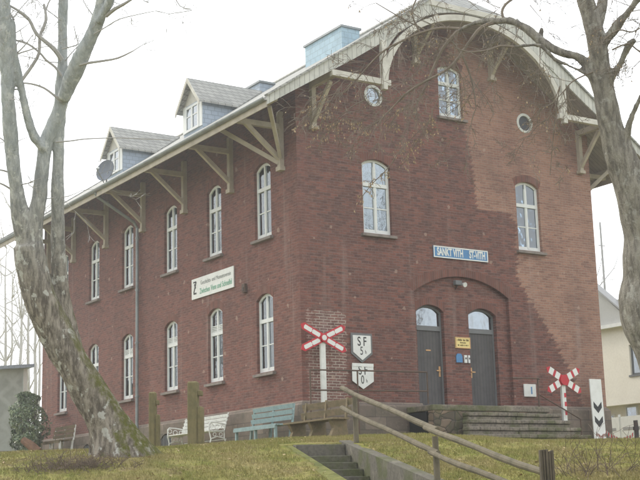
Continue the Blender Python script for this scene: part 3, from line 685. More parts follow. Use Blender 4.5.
# yellow notice, blue plaque, boxes, white notice, lamp
s = empty('notice_sign', (5.70, .1, 1.86), 'small yellow notice board with brown writing between the two doors', 'sign'); o_ = Vector(s.location)
MB().box(5.42, 5.98, .085, .115, 1.70, 2.03).build('board', M['sign_yellow'], s, o_)
MB().strip([(5.42, 1.70), (5.98, 1.70), (5.98, 2.03), (5.42, 2.03)], [(5.445, 1.725), (5.955, 1.725), (5.955, 2.005), (5.445, 2.005)], 'y', .078, .085, closed=True).build('border', M['brass'], s, o_)
ry = random.Random(8)                 # the printing is too small to read in the photograph: rows of letter-sized strokes
for zz, hh_, xa, xb2 in ((1.945, .06, 5.48, 5.92), (1.865, .035, 5.59, 5.81), (1.79, .04, 5.50, 5.90)):
    m = MB(); x = xa
    while x < xb2:
        w_ = ry.uniform(.016, .032)
        if ry.random() > .14: m.box(x, min(x + w_ * .75, xb2), .081, .0845, zz - hh_ / 2, zz + hh_ / 2 * ry.choice((.6, 1, 1)))
        x += w_
    m.build('lettering', M['ink_brown'], s, o_)
s = MB().prism([(5.43, 1.28), (5.66, 1.28), (5.66, 1.46), (5.615, 1.54), (5.475, 1.54), (5.43, 1.46)], 'y', .09, .115).build('blue_plaque', M['sign_blue']); tag(s, 'small blue plaque with a curved top under the yellow notice', 'plaque'); s.data.transform(Tm(-5.54, -.1, -1.4)); s.location = (5.54, .1, 1.4)
for x, w_, lb, mt in ((5.77, .10, 'white doorbell box between the doors, beside the blue plaque', 'sign_white'), (5.90, .07, 'narrow grey intercom box next to the right door frame', 'lamp_glass')):
    s = empty('doorbell', (x, .1, 1.4), lb, 'doorbell'); MB().box(-.5 * w_, .5 * w_, -.035, .015, -.13, .10).build('housing', M[mt], s, bevel=.008); MB().box(-.3 * w_, .3 * w_, -.043, -.035, -.02, .03).build('button', M['grey_plastic'], s)
s = empty('notice_box', (8.12, -.03, .51), 'white notice panel with a small dark figure beside the right door', 'sign'); o_ = Vector(s.location)
MB().box(7.88, 8.36, -.05, -.012, .32, .70).build('panel', M['sign_white'], s, o_, bevel=.006)
MB().box(8.15, 8.20, -.054, -.05, .40, .62).build('pictogram', M['sign_blue'], s, o_)
s = empty('floodlight', (5.56, .1, 3.62), 'small dark floodlight with a white lens under the big brick arch', 'lamp'); o_ = Vector(s.location)
MB().box(5.42, 5.66, -.07, .06, 3.56, 3.70).bar((5.54, .0, 3.63), (5.54, .12, 3.6), .05, .05).build('housing', M['grey_plastic'], s, o_, bevel=.01)
MB().tube([(5.72, -.02, 3.60), (5.72, -.13, 3.57)], [.045, .075], 12).build('lamp_head', M['lamp_glass'], s, o_)
MB().bar((5.50, -.03, 3.55), (5.52, .1, 3.45), .02, .02).build('bracket', M['dark_iron'], s, o_)
s = empty('alarm_box', (-.03, 2.95, 3.55), 'small dark box on the side facade near the nearest ground floor window', 'box'); MB().box(-.07, .015, -.09, .09, -.13, .13).build('housing', M['rusty_iron'], s, bevel=.01); MB().box(-.085, -.07, -.05, .05, -.08, .02).build('cover', M['dark_iron'], s)

# level crossing crosses
def st_andrew(name, loc, label, stripes, post_bottom, post_mat, span=1.5, ang=R(27), aw=.20):
    e = empty(name, loc, label, 'crossing sign'); L = span / 2 / math.cos(ang)
    x0_, y0_, z0_ = 0, 0, 0
    for i, a in enumerate((ang, -ang)):
        d = Vector((math.cos(a), 0, math.sin(a))); n_ = Vector((-math.sin(a), 0, math.cos(a))); yb = -.03 - .012 * i
        def quad(l0, l1, h, ya, yb_, pt=0):
            p = [d * l0 - n_ * h, d * l1 - n_ * h] + ([d * (l1 + pt)] if pt > 0 else []) + [d * l1 + n_ * h, d * l0 + n_ * h] + ([d * (l0 - pt)] if pt > 0 else [])
            return MB().prism([(q.x, q.z) for q in p], 'y', ya, yb_)
        quad(-L + .08, L - .08, aw / 2, yb, yb - .011, .10).build('arm', M['sign_red'], e)
        m = MB()
        if stripes == 'plates':
            for sg in (-1, 1):
                for c_ in (.34 * L, .70 * L):
                    q = quad(min(sg * (c_ - .12), sg * (c_ + .12)), max(sg * (c_ - .12), sg * (c_ + .12)), aw * .29, yb - .0112 - .006, yb - .011, .02); q.build('reflector', M['sign_white'], e)
        else:
            for sg in (-1, 1):
                for c_ in (.38 * L, .74 * L):
                    q = quad(min(sg * (c_ - .085), sg * (c_ + .085)), max(sg * (c_ - .085), sg * (c_ + .085)), aw * .505, yb - .017, yb - .0105); q.build('stripe', M['sign_white'], e)
    if stripes == 'plates':
        MB().disc((0, 0), .11, 'y', (-.085, -.055), 20).build('hub', M['sign_red'], e); MB().disc((0, 0), .075, 'y', (-.092, -.085), 20).build('hub_plate', M['sign_white'], e)
    else:
        MB().disc((0, 0), .155, 'y', (-.085, -.055), 20).build('hub', M['sign_red'], e)
    pw = .075
    MB().box(-pw, pw, -.015, .06, post_bottom, .0).build('post', M[post_mat], e)
    if stripes != 'plates':
        for k in range(4):
            za = -.38 - .26 * k
            if za - .13 > post_bottom - .01: MB().box(.0, pw + .004, -.019, .064, za - .13, za).build('band', M['sign_red'], e)
    return e
st_andrew('crossing_sign', (.50, -.3, 1.72), 'red level crossing cross with white reflector plates on a white post beside the shield signs', 'plates', -1.86, 'white_paint', 1.42, R(25), .20)
st_andrew('crossing_sign', (8.38, -1.2, .72), 'red and white striped crossing cross on a striped post beside the chevron board', 'stripes', -1.28, 'white_paint', 1.32, R(27), .20)
MBp = MB()
# beacon board with chevrons
s = empty('beacon_board', (10.46, -.5, -1.1), 'tall white board with two black chevrons standing at the right corner of the station', 'sign')
s.rotation_euler.x = R(-1.5)
MB().box(-.25, .25, -.02, .02, -.1, 1.98).build('panel', M['sign_white'], s, bevel=.006)
m = MB()
for zc in (1.12, .68):
    m.prism([(-.17, zc + .16), (0, zc + .0), (.17, zc + .16), (.17, zc - .02), (0, zc - .19), (-.17, zc - .02)], 'y', -.026, -.02)
m.build('chevron', M['sign_black'], s)

# satellite dish on the eave
s = empty('satellite_dish', (-1.4, 9.85, 8.02), 'round grey satellite dish at the eave beside the farther dormer', 'satellite dish')
MB().tube([(0, 0, -.1), (0, 0, .32), (.03, -.05, .5)], .025, 8).build('mast', M['zinc'], s)
dm = MB(); rot = Matrix.Rotation(R(28), 4, 'Z') @ Matrix.Rotation(R(12), 4, 'Y')
ringn = []
for i in range(6):
    r = .36 * i / 5; x = -.12 + .12 * (i / 5) ** 2 * 1.0
    ringn.append([Tm(0, 0, .52) @ rot @ Vector((-x - .1, r * math.cos(2 * math.pi * k / 24), 1.08 * r * math.sin(2 * math.pi * k / 24))) for k in range(24)])
vs = [p for rr in ringn for p in rr]; fs = [(i * 24 + k, i * 24 + (k + 1) % 24, (i + 1) * 24 + (k + 1) % 24, (i + 1) * 24 + k) for i in range(5) for k in range(24)]
dm._add(vs, fs); dm._add([p + Vector((.02, 0, 0)) for p in vs], fs); dm.build('reflector', M['dish_grey'], s, smooth=True)
MB().bar(Tm(0, 0, .52) @ rot @ Vector((-.05, 0, -.44)), Tm(0, 0, .52) @ rot @ Vector((-.52, 0, -.12)), .025, .025).build('feed_arm', M['zinc'], s)
MB().tube([Tm(0, 0, .52) @ rot @ Vector((-.5, 0, -.13)), Tm(0, 0, .52) @ rot @ Vector((-.42, 0, -.06))], .035, 8).build('receiver', M['lamp_glass'], s)

# ------------------------------------------------------------------ benches (local: length along y, sitter faces -x)
def slat_bench(label, loc, L, mats, style, rz=0):
    e = empty('bench', loc, label, 'bench', None, rz)
    sl, lg = M[mats[0]], M[mats[1]]
    h = L / 2
    if style == 'plank':               # three back boards, plain square legs
        for k in range(3):
            zb = .62 + .155 * k; xb = .05 + .035 * k; MB().bar((xb, -h, zb), (xb, h, zb), .032, .115, up=(-.2, 0, 1)).build('back_slat', sl, e)
        for k in range(4): MB().box(-.48 + .125 * k, -.48 + .125 * k + .105, -h - .06, h + .06, .415, .45).build('seat_slat', sl, e)
        MB().box(-.50, -.475, -h - .05, h + .05, .34, .413).build('apron', sl, e)
        for y in (-h + .02, 0, h - .02):
            MB().box(-.465, -.40, y - .035, y + .035, 0, .413).build('leg', lg, e)
            MB().bar((.0, y, 0), (.05, y, .45), .07, .06, up=(1, 0, 0)).bar((.085, y, .45), (.155, y, .98), .07, .035, up=(1, 0, 0)).build('leg', lg, e)
    elif style == 'wood':              # two broad back boards on shaped stone supports
        for k in range(2):
            zb = .62 + .22 * k; xb = .06 + .05 * k; MB().bar((xb, -h, zb), (xb, h, zb), .045, .16, up=(-.2, 0, 1)).build('back_slat', sl, e)
        for k in range(3): MB().box(-.50 + .17 * k, -.50 + .17 * k + .15, -h - .03, h + .03, .40, .445).build('seat_slat', sl, e)
        for y in (-h + .18, 0, h - .18):
            m = MB().prism([(-.46, 0), (.06, 0), (.02, .18), (.02, .398), (-.46, .398), (-.36, .2)], 'y', y - .06, y + .06)
            m.bar((.02, y, .40), (.10, y, .95), .07, .04, up=(1, 0, 0)); m.build('leg', lg, e)
    else:                              # cast iron ends with scrolled arms
        for k in range(4):
            zb = .56 + .105 * k; xb = .05 + .035 * k; MB().bar((xb, -h, zb), (xb, h, zb), .025, .085, up=(-.25, 0, 1)).build('back_slat', sl, e)
        for k in range(6): MB().box(-.44 + .08 * k, -.44 + .08 * k + .065, -h, h, .425, .45).build('seat_slat', sl, e)
        for y in (-h + .03, h - .03):
            m = MB(); r = .019
            m.tube([(-.45, y, 0), (-.40, y, .2), (-.45, y, .40), (-.45, y, .62), (-.40, y, .67), (-.2, y, .66), (.08, y, .62)], r, 6)
            m.tube([(.13, y, 0), (.03, y, .22), (.03, y, .42), (.09, y, .65), (.18, y, .95)], r, 6)
            m.tube([(-.45, y, .41), (.03, y, .41)], r, 6); m.tube([(-.40, y, .2), (-.2, y, .27), (.03, y, .22)], r, 6)
            for cx_, cz_, rr in ((-.38, .57, .06), (-.2, .53, .07), (-.02, .53, .05), (-.28, .33, .05), (-.08, .33, .05)):
                m.tube([(cx_ + rr * math.cos(a), y, cz_ + rr * math.sin(a)) for a in np.linspace(0, 6.0, 12)], .011, 5)
            m.build('armrest', lg, e)
        MB().bar((.10, -h + .05, .2), (.10, h - .05, .2), .02, .02).build('stretcher', lg, e)
    return e
def on_ground(x, y, dz=0): return (x, y, zg(x, y) + dz)
slat_bench('pale blue slatted wooden bench in front of the side facade', on_ground(-.62, .72), 2.1, ('bench_blue', 'bench_blue'), 'plank')
slat_bench('brown weathered wooden bench with broad back boards at the building corner', on_ground(-.62, -1.95), 2.25, ('bench_wood', 'bench_wood'), 'wood')
slat_bench('white garden bench with scrolled cast iron arms behind a mossy post', on_ground(-.6, 4.65), 2.7, ('bench_white', 'bench_white'), 'iron')
slat_bench('dark wooden bench with white legs below the farthest ground floor window', on_ground(-.55, 15.7), 1.9, ('bench_wood', 'bench_white'), 'plank')

# ------------------------------------------------------------------ mossy gate posts
def gate_post(base, w, h, label, notches, rz):
    e = empty('gate_post', base, label, 'post', 'mossy wooden posts on the grass bank', rz)
    m = MB(); zz = [-.4] + [n_ for n_ in notches] + [h]
    hw = w / 2
    MB().box(-hw, hw * .35, -hw * .8, hw * .8, -.4, h).build('shaft', M['moss_post'], e, bevel=.03)
    MB().box(hw * .352, hw, -hw * .78, hw * .78, -.4, h * .62).build('front_face', M['moss_post'], e, bevel=.025)
    m = MB().box(hw * .353, hw * .9, -hw * .6, hw * .6, h * .78, h * .86); m.build('rail_stub', M['moss_post'], e, bevel=.015)
    return e
p1 = at(196, 444, 28.5); p2 = at(154.5, 447, 29)
gate_post((p1.x, p1.y, zg(p1.x, p1.y) - .05), .34, 1.5, 'thick mossy wooden post standing in front of the white garden bench', (.5,), R(-40))
gate_post((p2.x, p2.y, zg(p2.x, p2.y) - .05), .24, 1.36, 'slimmer mossy wooden post near the foot of the leaning tree', (.5,), R(-40))

# ------------------------------------------------------------------ garden stairs cut in the bank, timber handrail
def sp(a, b, z): p = SA + SD * a + SP * b; return (p.x, p.y, z)
GS = empty('garden_stairs', sp(0, SW / 2, -1.45), 'stained concrete stairs cut into the grass bank between two low side walls', 'stairs'); go = Vector(GS.location)
def side_wall(b0, b1, name, mat, a0, a1, z0, sl, up=0.):
    m = MB(); n = 24
    for i in range(n):
        A0, A1 = a0 + (a1 - a0) * i / n, a0 + (a1 - a0) * (i + 1) / n
        def tz(a): return z0 - sl * a + up
        m.hexa([sp(A0, b0, -5), sp(A0, b1, -5), sp(A1, b1, -5), sp(A1, b0, -5), sp(A0, b0, tz(A0)), sp(A0, b1, tz(A0)), sp(A1, b1, tz(A1)), sp(A1, b0, tz(A1))])
    return m.build(name, M[mat], GS, go)
side_wall(-.25, .0, 'side_wall', 'stair_concrete', -.5, 10.4, -1.43, .163)
side_wall(SW, SW + .25, 'side_wall', 'stair_concrete', -.6, 10.4, -1.59, .185)
m = MB()
for i in range(22):
    A0, A1 = -.62 + .5 * i, -.62 + .5 * (i + 1) - .012; zc = lambda a: -1.586 - .185 * a
    m.hexa([sp(A0, SW - .03, zc(A0)), sp(A0, SW + .28, zc(A0)), sp(A1, SW + .28, zc(A1)), sp(A1, SW - .03, zc(A1)), sp(A0, SW - .03, zc(A0) + .075), sp(A0, SW + .28, zc(A0) + .07), sp(A1, SW + .28, zc(A1) + .07), sp(A1, SW - .03, zc(A1) + .075)])
m.build('wall_capping', M['mossy_cap'], GS, go, bevel=.01)
MB().hexa([sp(-.5, .004, -2.2), sp(-.5, SW - .034, -2.2), sp(.02, SW - .034, -2.2), sp(.02, .004, -2.2), sp(-.5, .004, -1.43), sp(-.5, SW - .034, -1.43), sp(.02, SW - .034, -1.45), sp(.02, .004, -1.45)]).build('step', M['stair_concrete'], GS, go, bevel=.012)
for k in range(24):
    a = k * .44; z = stair_z(a + .01)
    m = MB().hexa([sp(a, .004, z - .5), sp(a, SW - .034, z - .5), sp(a + .47, SW - .034, z - .5), sp(a + .47, .004, z - .5), sp(a, .004, z), sp(a, SW - .034, z), sp(a + .47, SW - .034, z), sp(a + .47, .004, z)])
    m.build('step', M['stair_concrete'], GS, go, bevel=.012)
HR = empty('wooden_handrail', sp(0, -.3, -1.4), 'rustic round pole handrail with two rails running down beside the concrete stairs', 'handrail'); ho = Vector(HR.location)
P1, P2, P3 = at(356, 440, 26.4), at(437, 480, 21.0), at(549, 500, 15.6)
def post(p, h, r, mat, name='post'):
    g = zg(p.x, p.y); pts = [(p.x, p.y, g - .4), (p.x + .01, p.y, g + h * .5), (p.x, p.y, g + h)]
    MB().tube(pts, [r * 1.05, r, r * .95], 10).build(name, M[mat], HR, ho)
def postto(p, ztop, r, mat):
    g = zg(p.x, p.y); MB().tube([(p.x, p.y, g - .5), (p.x + .01, p.y, (g + ztop) / 2), (p.x, p.y, ztop)], [r * 1.08, r, r * .96], 10).build('post', M[mat], HR, ho)
postto(P1, at(356, 396, 26.4).z, .055, 'rail_wood'); postto(P2, at(437, 436, 21).z, .055, 'rail_wood')
fp = empty('fence_post', (P3.x, P3.y, zg(P3.x, P3.y)), 'dark split square timber post at the lower end of the pole handrail', 'post')
pm = MB(); tz = at(546, 449, 15.6).z - fp.location.z
rr_ = random.Random(5)
for i in range(5):
    x0_ = -.085 + .034 * i; pm.box(x0_ + .002, x0_ + .032, -.075 + rr_.uniform(-.012, .012), .075 + rr_.uniform(-.012, .012), -.5, tz + rr_.uniform(-.03, .0))
pm.build('timber', M['post_wood'], fp, bevel=.006); fp.rotation_euler.z = R(-35)
MB().box(-.05, .05, -.06, .06, tz - .12, tz - .1).build('nail_plate', M['rusty_iron'], fp)
def pole(u0, v0, s0, u1, v1, s1, r, n=7, sag=.012):
    a, b = at(u0, v0, s0), at(u1, v1, s1); pts = []
    for i in range(n):
        t_ = i / (n - 1); q = a.lerp(b, t_); q.z += sag * math.sin(t_ * 9 + u0) - .02 * math.sin(math.pi * t_); pts.append(q)
    MB().tube(pts, [r * (1 + .08 * math.sin(i * 2.3 + u0)) for i in range(n)], 10).build('rail', M['rail_wood'], HR, ho, smooth=False)
pole(342, 388, 27.0, 437, 429.5, 20.8, .052); pole(425, 427, 21.3, 545, 473, 15.7, .047)
pole(342, 408, 27.0, 438, 452.5, 20.8, .05); pole(430, 452, 21.1, 546, 497, 15.7, .046)

# ------------------------------------------------------------------ trees
def px_path(pts, s0, s1=None, bend=0):        # (u, v, half width px) -> points and radii
    s1 = s1 if s1 is not None else s0; P, Rr = [], []
    n = len(pts)
    for i, (u, v, w_) in enumerate(pts):
        s_ = s0 + (s1 - s0) * i / max(1, n - 1); P.append(at(u, v, s_)); Rr.append(w_ * s_ / FPX)
    return P, Rr
def resample(P, Rr, k=5):
    out, ro = [], []
    n = len(P)
    for i in range(n - 1):
        p0, p1, p2, p3 = P[max(0, i - 1)], P[i], P[i + 1], P[min(n - 1, i + 2)]
        for j in range(k):
            t_ = j / k
            out.append(.5 * ((2 * p1) + (p2 - p0) * t_ + (2 * p0 - 5 * p1 + 4 * p2 - p3) * t_ ** 2 + (3 * p1 - p0 - 3 * p2 + p3) * t_ ** 3)); ro.append(Rr[i] + (Rr[i + 1] - Rr[i]) * t_)
    out.append(P[-1]); ro.append(Rr[-1]); return out, ro
def wood(name, paths, mat, parent, off, voxel, disp, seg=18):
    m = MB()
    for P, Rr in paths:
        P, Rr = resample(P, Rr); m.tube(P, Rr, seg)
    o = m.build(name, M[mat]); md = o.modifiers.new('r', 'REMESH'); md.mode = 'VOXEL'; md.voxel_size = voxel
    sm = o.modifiers.new('s', 'SMOOTH'); sm.iterations = 4; sm.factor = .5
    evaluated(o); me = o.data; n = len(me.vertices); co = np.empty(n * 3); no = np.empty(n * 3)
    me.vertices.foreach_get('co', co); me.vertex_normals.foreach_get('vector', no); co = co.reshape(-1, 3); no = no.reshape(-1, 3)
    for i in range(n):
        p = co[i]; q = Vector((p[0] * 3, p[1] * 3, p[2] * 1.6)); q2 = Vector((p[0] * 14, p[1] * 14, p[2] * 4))
        co[i] = p + no[i] * disp * (noise.noise(q) * 1.0 + noise.noise(q2) * .42 + max(0, noise.noise(q * .5) - .15) * 1.6)
    me.vertices.foreach_set('co', (co - np.array(off)).ravel()); me.polygons.foreach_set('use_smooth', [True] * len(me.polygons))
    me.materials.clear(); me.materials.append(M[mat]); o.parent = parent; me.update()
    return o
def branch(m, p, d, L, r, rng, lev, droop=0, tips=None, seg=5, wig=.25, kids=(3, 5), up=0):
    n = max(4, int(L / .14)); n = min(n, 12); pts = [Vector(p)]; d = Vector(d).normalized(); rad = [r]
    for i in range(n):
        d = (d + Vector((rng.uniform(-1, 1), rng.uniform(-1, 1), rng.uniform(-1, 1))) * wig * .6 + Vector((0, 0, up - droop * (i / n)))).normalized()
        pts.append(pts[-1] + d * (L / n)); rad.append(max(.0036, r * (1 - .8 * (i + 1) / n)))
    m.tube(pts, rad, seg if r > .02 else 4 if r > .008 else 3, cap=False)
    if tips is not None and lev <= 1: tips += pts[n // 2:]
    if lev > 0:
        for _ in range(rng.randint(*kids)):
            i = rng.randint(max(1, n // 4), n); a = pts[i]; t_ = (pts[i] - pts[i - 1]).normalized()
            q = Vector((rng.uniform(-1, 1), rng.uniform(-1, 1), rng.uniform(-1, 1))); q = (q - t_ * q.dot(t_)).normalized()
            branch(m, a, t_ * .75 + q * .75, L * rng.uniform(.38, .62), max(.004, rad[i] * .62), rng, lev - 1, droop, tips, seg, wig, kids, up)

# leaning mossy tree on the left
tb = at(124, 455, 25.2); TL = empty('leaning_tree', (tb.x, tb.y, zg(tb.x, tb.y)), 'big leaning multi-stemmed bare tree with mossy lichen-spotted trunk at the left end of the bank', 'tree'); to = Vector(TL.location)
s_ = 25.2
gz = [(136, 476, 38), (127, 458, 29), (117, 438, 22.5), (104, 416, 19), (90, 393, 17.5), (75, 367, 17), (60, 341, 17), (47, 315, 16.5), (38, 291, 16), (32, 268, 15.5), (28, 245, 15)]
main = px_path(gz, s_)
lef = px_path([(29, 250, 11.5), (21, 222, 9), (15.5, 185, 7.4), (11.5, 145, 7), (8.5, 100, 6.6), (5.5, 50, 6.4), (4.5, 0, 6), (2, -70, 5.5), (-8, -150, 4), (-20, -220, 2)], s_, s_ - .6)
mid = px_path([(30, 255, 12), (35, 225, 8.6), (39, 200, 7.4), (42, 170, 7), (45, 145, 6.6), (53, 125, 6.2), (60, 108, 6.8), (63, 88, 8), (62, 63, 5), (62.5, 40, 5), (63.5, 0, 5.3), (66, -60, 4.5), (72, -130, 3.5), (70, -210, 2)], s_, s_ + .4)
thin = px_path([(44, 150, 4), (34, 136, 4.5), (27, 115, 4), (21, 88, 3.6), (15, 55, 3.4), (12, 20, 3)], s_, s_ - .3)
fork = px_path([(63, 100, 6), (71, 80, 8), (78, 63, 7.6), (90, 40, 6.5), (98, 20, 6.4), (102, 0, 5.8), (106, -20, 5), (112, -70, 4), (130, -140, 3), (150, -200, 1.5)], s_, s_ - .9)
fork2 = px_path([(99, 22, 4), (110, 0, 4.2), (120, -30, 3.4), (140, -80, 2.5), (170, -130, 1.2)], s_ - .5, s_ - 1.4)
rig = px_path([(84, 385, 9), (74, 350, 9), (65, 315, 8.5), (60, 285, 8.2), (58, 250, 7.2), (57.5, 210, 6.4), (58, 170, 5.8), (59, 140, 5.4), (61, 112, 5)], s_ + .35, s_ + .25)
flare = []
q0 = Vector((tb.x, tb.y, to.z)); ax_ = (at(104, 416, s_) - at(127, 458, s_)).normalized()
for k in range(8):
    d = Vector((math.cos(k * .785 + .3), math.sin(k * .785 + .3), 0)); flare.append(([q0 + ax_ * 1.05 + d * .06, q0 + ax_ * .4 + d * .27, q0 + d * .58 + Vector((0, 0, -.15))], [.26, .22, .15]))
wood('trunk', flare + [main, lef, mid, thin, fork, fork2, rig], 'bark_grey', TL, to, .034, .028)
rng = random.Random(11); tw = MB(); tips = []
def limb_px(m, pts, s0, s1, mat=None):
    P, Rr = resample(*px_path(pts, s0, s1), 3); m.tube(P, Rr, 6); return P
limb_px(tw, [(62, 60, 2.6), (55, 50, 2.4), (46, 42, 2.0), (36, 33, 1.8), (28, 18, 1.5), (14, 8, 1.2), (2, 2, .8)], s_, s_ - .4)
limb_px(tw, [(22, 80, 1.6), (32, 66, 1.6), (39, 53, 1.5), (40, 36, 1.6), (46, 20, 1.5), (44, 4, 1.0)], s_ - .2, s_)
limb_px(tw, [(62, 76, 1.4), (55, 67, 1.2), (46, 60, 1.1), (40, 53, 1), (28, 44, 1), (14, 40, .8)], s_, s_ - .2)
limb_px(tw, [(62, 102, 1.4), (55, 96, 1.2), (44, 88, 1), (32, 84, .9), (22, 83, .8)], s_, s_ - .2)
limb_px(tw, [(76, 66, 1.6), (88, 63, 1.4), (102, 61, 1.2), (118, 58, 1.0), (133, 51, .6)], s_ - .3, s_ - .5)
limb_px(tw, [(106, 16, 2.4), (115, 9, 2.0), (124, 4, 1.6), (135, -3, 1.2), (160, -20, .8)], s_ - .6, s_ - 1)
limb_px(tw, [(94, 34, .8), (106, 27, .6), (120, 19, .5), (145, 13, .4), (156, 11, .3)], s_ - .6, s_ - 1)
limb_px(tw, [(56, 142, .9), (70, 141, .7), (85, 139, .6), (108, 138, .5), (125, 138, .5), (170, 140, .4)], s_ - .1, s_ - .5)
limb_px(tw, [(8, 172, .9), (0, 170, .8), (-10, 172, .6)], s_, s_ - .2); limb_px(tw, [(12, 190, 1), (4, 185, .9), (-6, 181, .6)], s_, s_ - .2)
limb_px(tw, [(62, 49, .8), (70, 47, .6), (78, 44, .6), (76, 36, .5), (74, 26, .4)], s_, s_); limb_px(tw, [(168, -40, .7), (172, -12, .6), (180, 6, .5), (192, 10, .4), (168, 14, .3)], s_ - 1.6, s_ - 1.8)
for (u, v, s0, dx, dz, L) in [(14, 20, s_ - .3, -.4, .8, 1.4), (46, 10, s_, .2, .9, 1.2), (28, 20, s_ - .2, -.6, .5, .9), (20, 40, s_ - .2, -.2, -.3, .5), (12, 35, s_, .6, .3, .6), (63, -60, s_ + .2, -.6, .7, 1.9), (72, -130, s_ + .3, .4, .8, 2), (112, -70, s_ - .7, .6, .6, 2), (2, -70, s_ - .4, -.6, .6, 2), (140, -80, s_ - 1.2, .8, .3, 1.8), (-8, -150, s_ - .5, -.3, .8, 2), (130, -140, s_ - .8, .1, .9, 2), (5, 0, s_ - .4, -.8, .4, 1.6), (60, 20, s_, -.5, .6, .8), (35, 30, s_, -.3, .7, .7), (8, 38, s_, .7, -.1, .5)]:
    branch(tw, at(u, v, s0), CR * dx + Vector((0, 0, dz)) + CF * rng.uniform(-.4, .4), L, .012 * L + .004, rng, 2, 0, tips, 5, .3)
for k in range(26):
    P_ = rng.choice([lef, mid, fork, fork2, thin])[0]; i = rng.randint(2, len(P_) - 1)
    branch(tw, P_[i], CR * rng.uniform(-1, 1) + Vector((0, 0, rng.uniform(-.1, .9))) + CF * rng.uniform(-.6, .6), rng.uniform(.6, 1.5), rng.uniform(.010, .018), rng, 3, .05, None, 5, .3, (2, 4))
for (u, v, s0, dx, dz, L) in [(28, 18, s_ - .3, -.5, .1, .7), (36, 33, s_ - .2, -.2, -.6, .5), (40, 40, s_, .2, .7, .6), (20, 30, s_ - .3, .1, -.5, .6), (14, 10, s_ - .4, -.4, -.5, .6), (133, 51, s_ - .5, .7, .3, .5), (135, -3, s_ - .9, .8, .4, .8), (156, 11, s_ - 1, .8, -.1, .5), (150, -30, s_ - 1.2, .9, -.3, .9), (104, 28, s_ - .6, .7, .5, .7)]:
    branch(tw, at(u, v, s0), CR * dx + Vector((0, 0, dz)) + CF * rng.uniform(-.3, .3), L, .009, rng, 3, .05, None, 5, .3, (2, 4))
tw.build('twigs', M['twig_grey'], TL, to)

# big branching tree on the right
s2 = 20.
rb = at(704, 440, s2); TR = empty('branching_tree', (rb.x, rb.y, zg(rb.x, rb.y)), 'tall bare tree with thick lumpy trunk and drooping branches across the gable at the right', 'tree'); ro = Vector(TR.location)
trunk = px_path([(716, 478, 48), (706, 445, 42), (694, 410, 38), (680, 375, 36), (667, 345, 33.5), (655, 322, 32), (651, 300, 32), (652, 280, 27), (649, 255, 26), (647, 235, 22), (640, 210, 20.5), (632, 185, 19), (622, 160, 15.5), (614, 138, 12), (609, 118, 10.2), (606, 98, 10), (603, 78, 10), (600, 58, 9.4), (594, 30, 9), (586, 0, 8.6), (577, -45, 8), (574, -110, 7), (570, -180, 5), (562, -260, 2.5)], s2, s2 + .5)
ls = s2 + .3
limb = px_path([(606, 108, 7), (599, 88, 6.5), (590, 69, 5.6), (578, 57, 5), (568, 54, 4.6), (558, 51, 4.4), (549, 46, 4.2), (540, 40, 4), (530, 31, 4), (520, 25, 3.8), (510, 21, 3.5), (500, 21, 3.2), (488, 21, 2.8), (475, 23, 2.4), (462, 29, 2.1), (450, 37, 1.9)], ls, ls + .9)
limbB = px_path([(603, 98, 4.5), (593, 79, 3.2), (580, 71, 2.8), (568, 65, 2.5), (556, 60, 2.3), (549, 53, 2.1), (541, 46, 1.9), (530, 45, 1.6), (514, 47, 1.4)], ls, ls + .3)
forkR = px_path([(607, 88, 5), (614, 74, 4.2), (620, 64, 3.7), (625, 53, 3.4), (629, 45, 3.4), (635, 40, 3.2)], s2 + .3, s2)
forkR2 = px_path([(599, 52, 5), (607, 40, 3.9), (620, 22, 4), (630, 10, 3.8), (642, -6, 3.5), (662, -30, 3), (690, -70, 2)], s2 + .4, s2 - .2)
top2 = px_path([(595, 30, 6), (601, 12, 4.5), (604, -6, 4.3), (610, -25, 4), (618, -60, 5), (640, -120, 3), (650, -170, 1.5)], s2 + .4, s2 + .9)
side = px_path([(624, 175, 5), (626, 145, 3.2), (631, 120, 2.6), (640, 99, 2.3), (652, 78, 2.3), (672, 50, 1.6)], s2 + .3, s2 - .2)
stub = px_path([(540, 40, 2.8), (541, 32, 2.2), (541.5, 28, 1.6)], ls + .55, ls + .5)
wood('trunk', [trunk, limb, limbB, forkR, forkR2, top2, side, stub], 'bark_brown', TR, ro, .032, .03)
tw = MB(); tips = []; rng = random.Random(23)
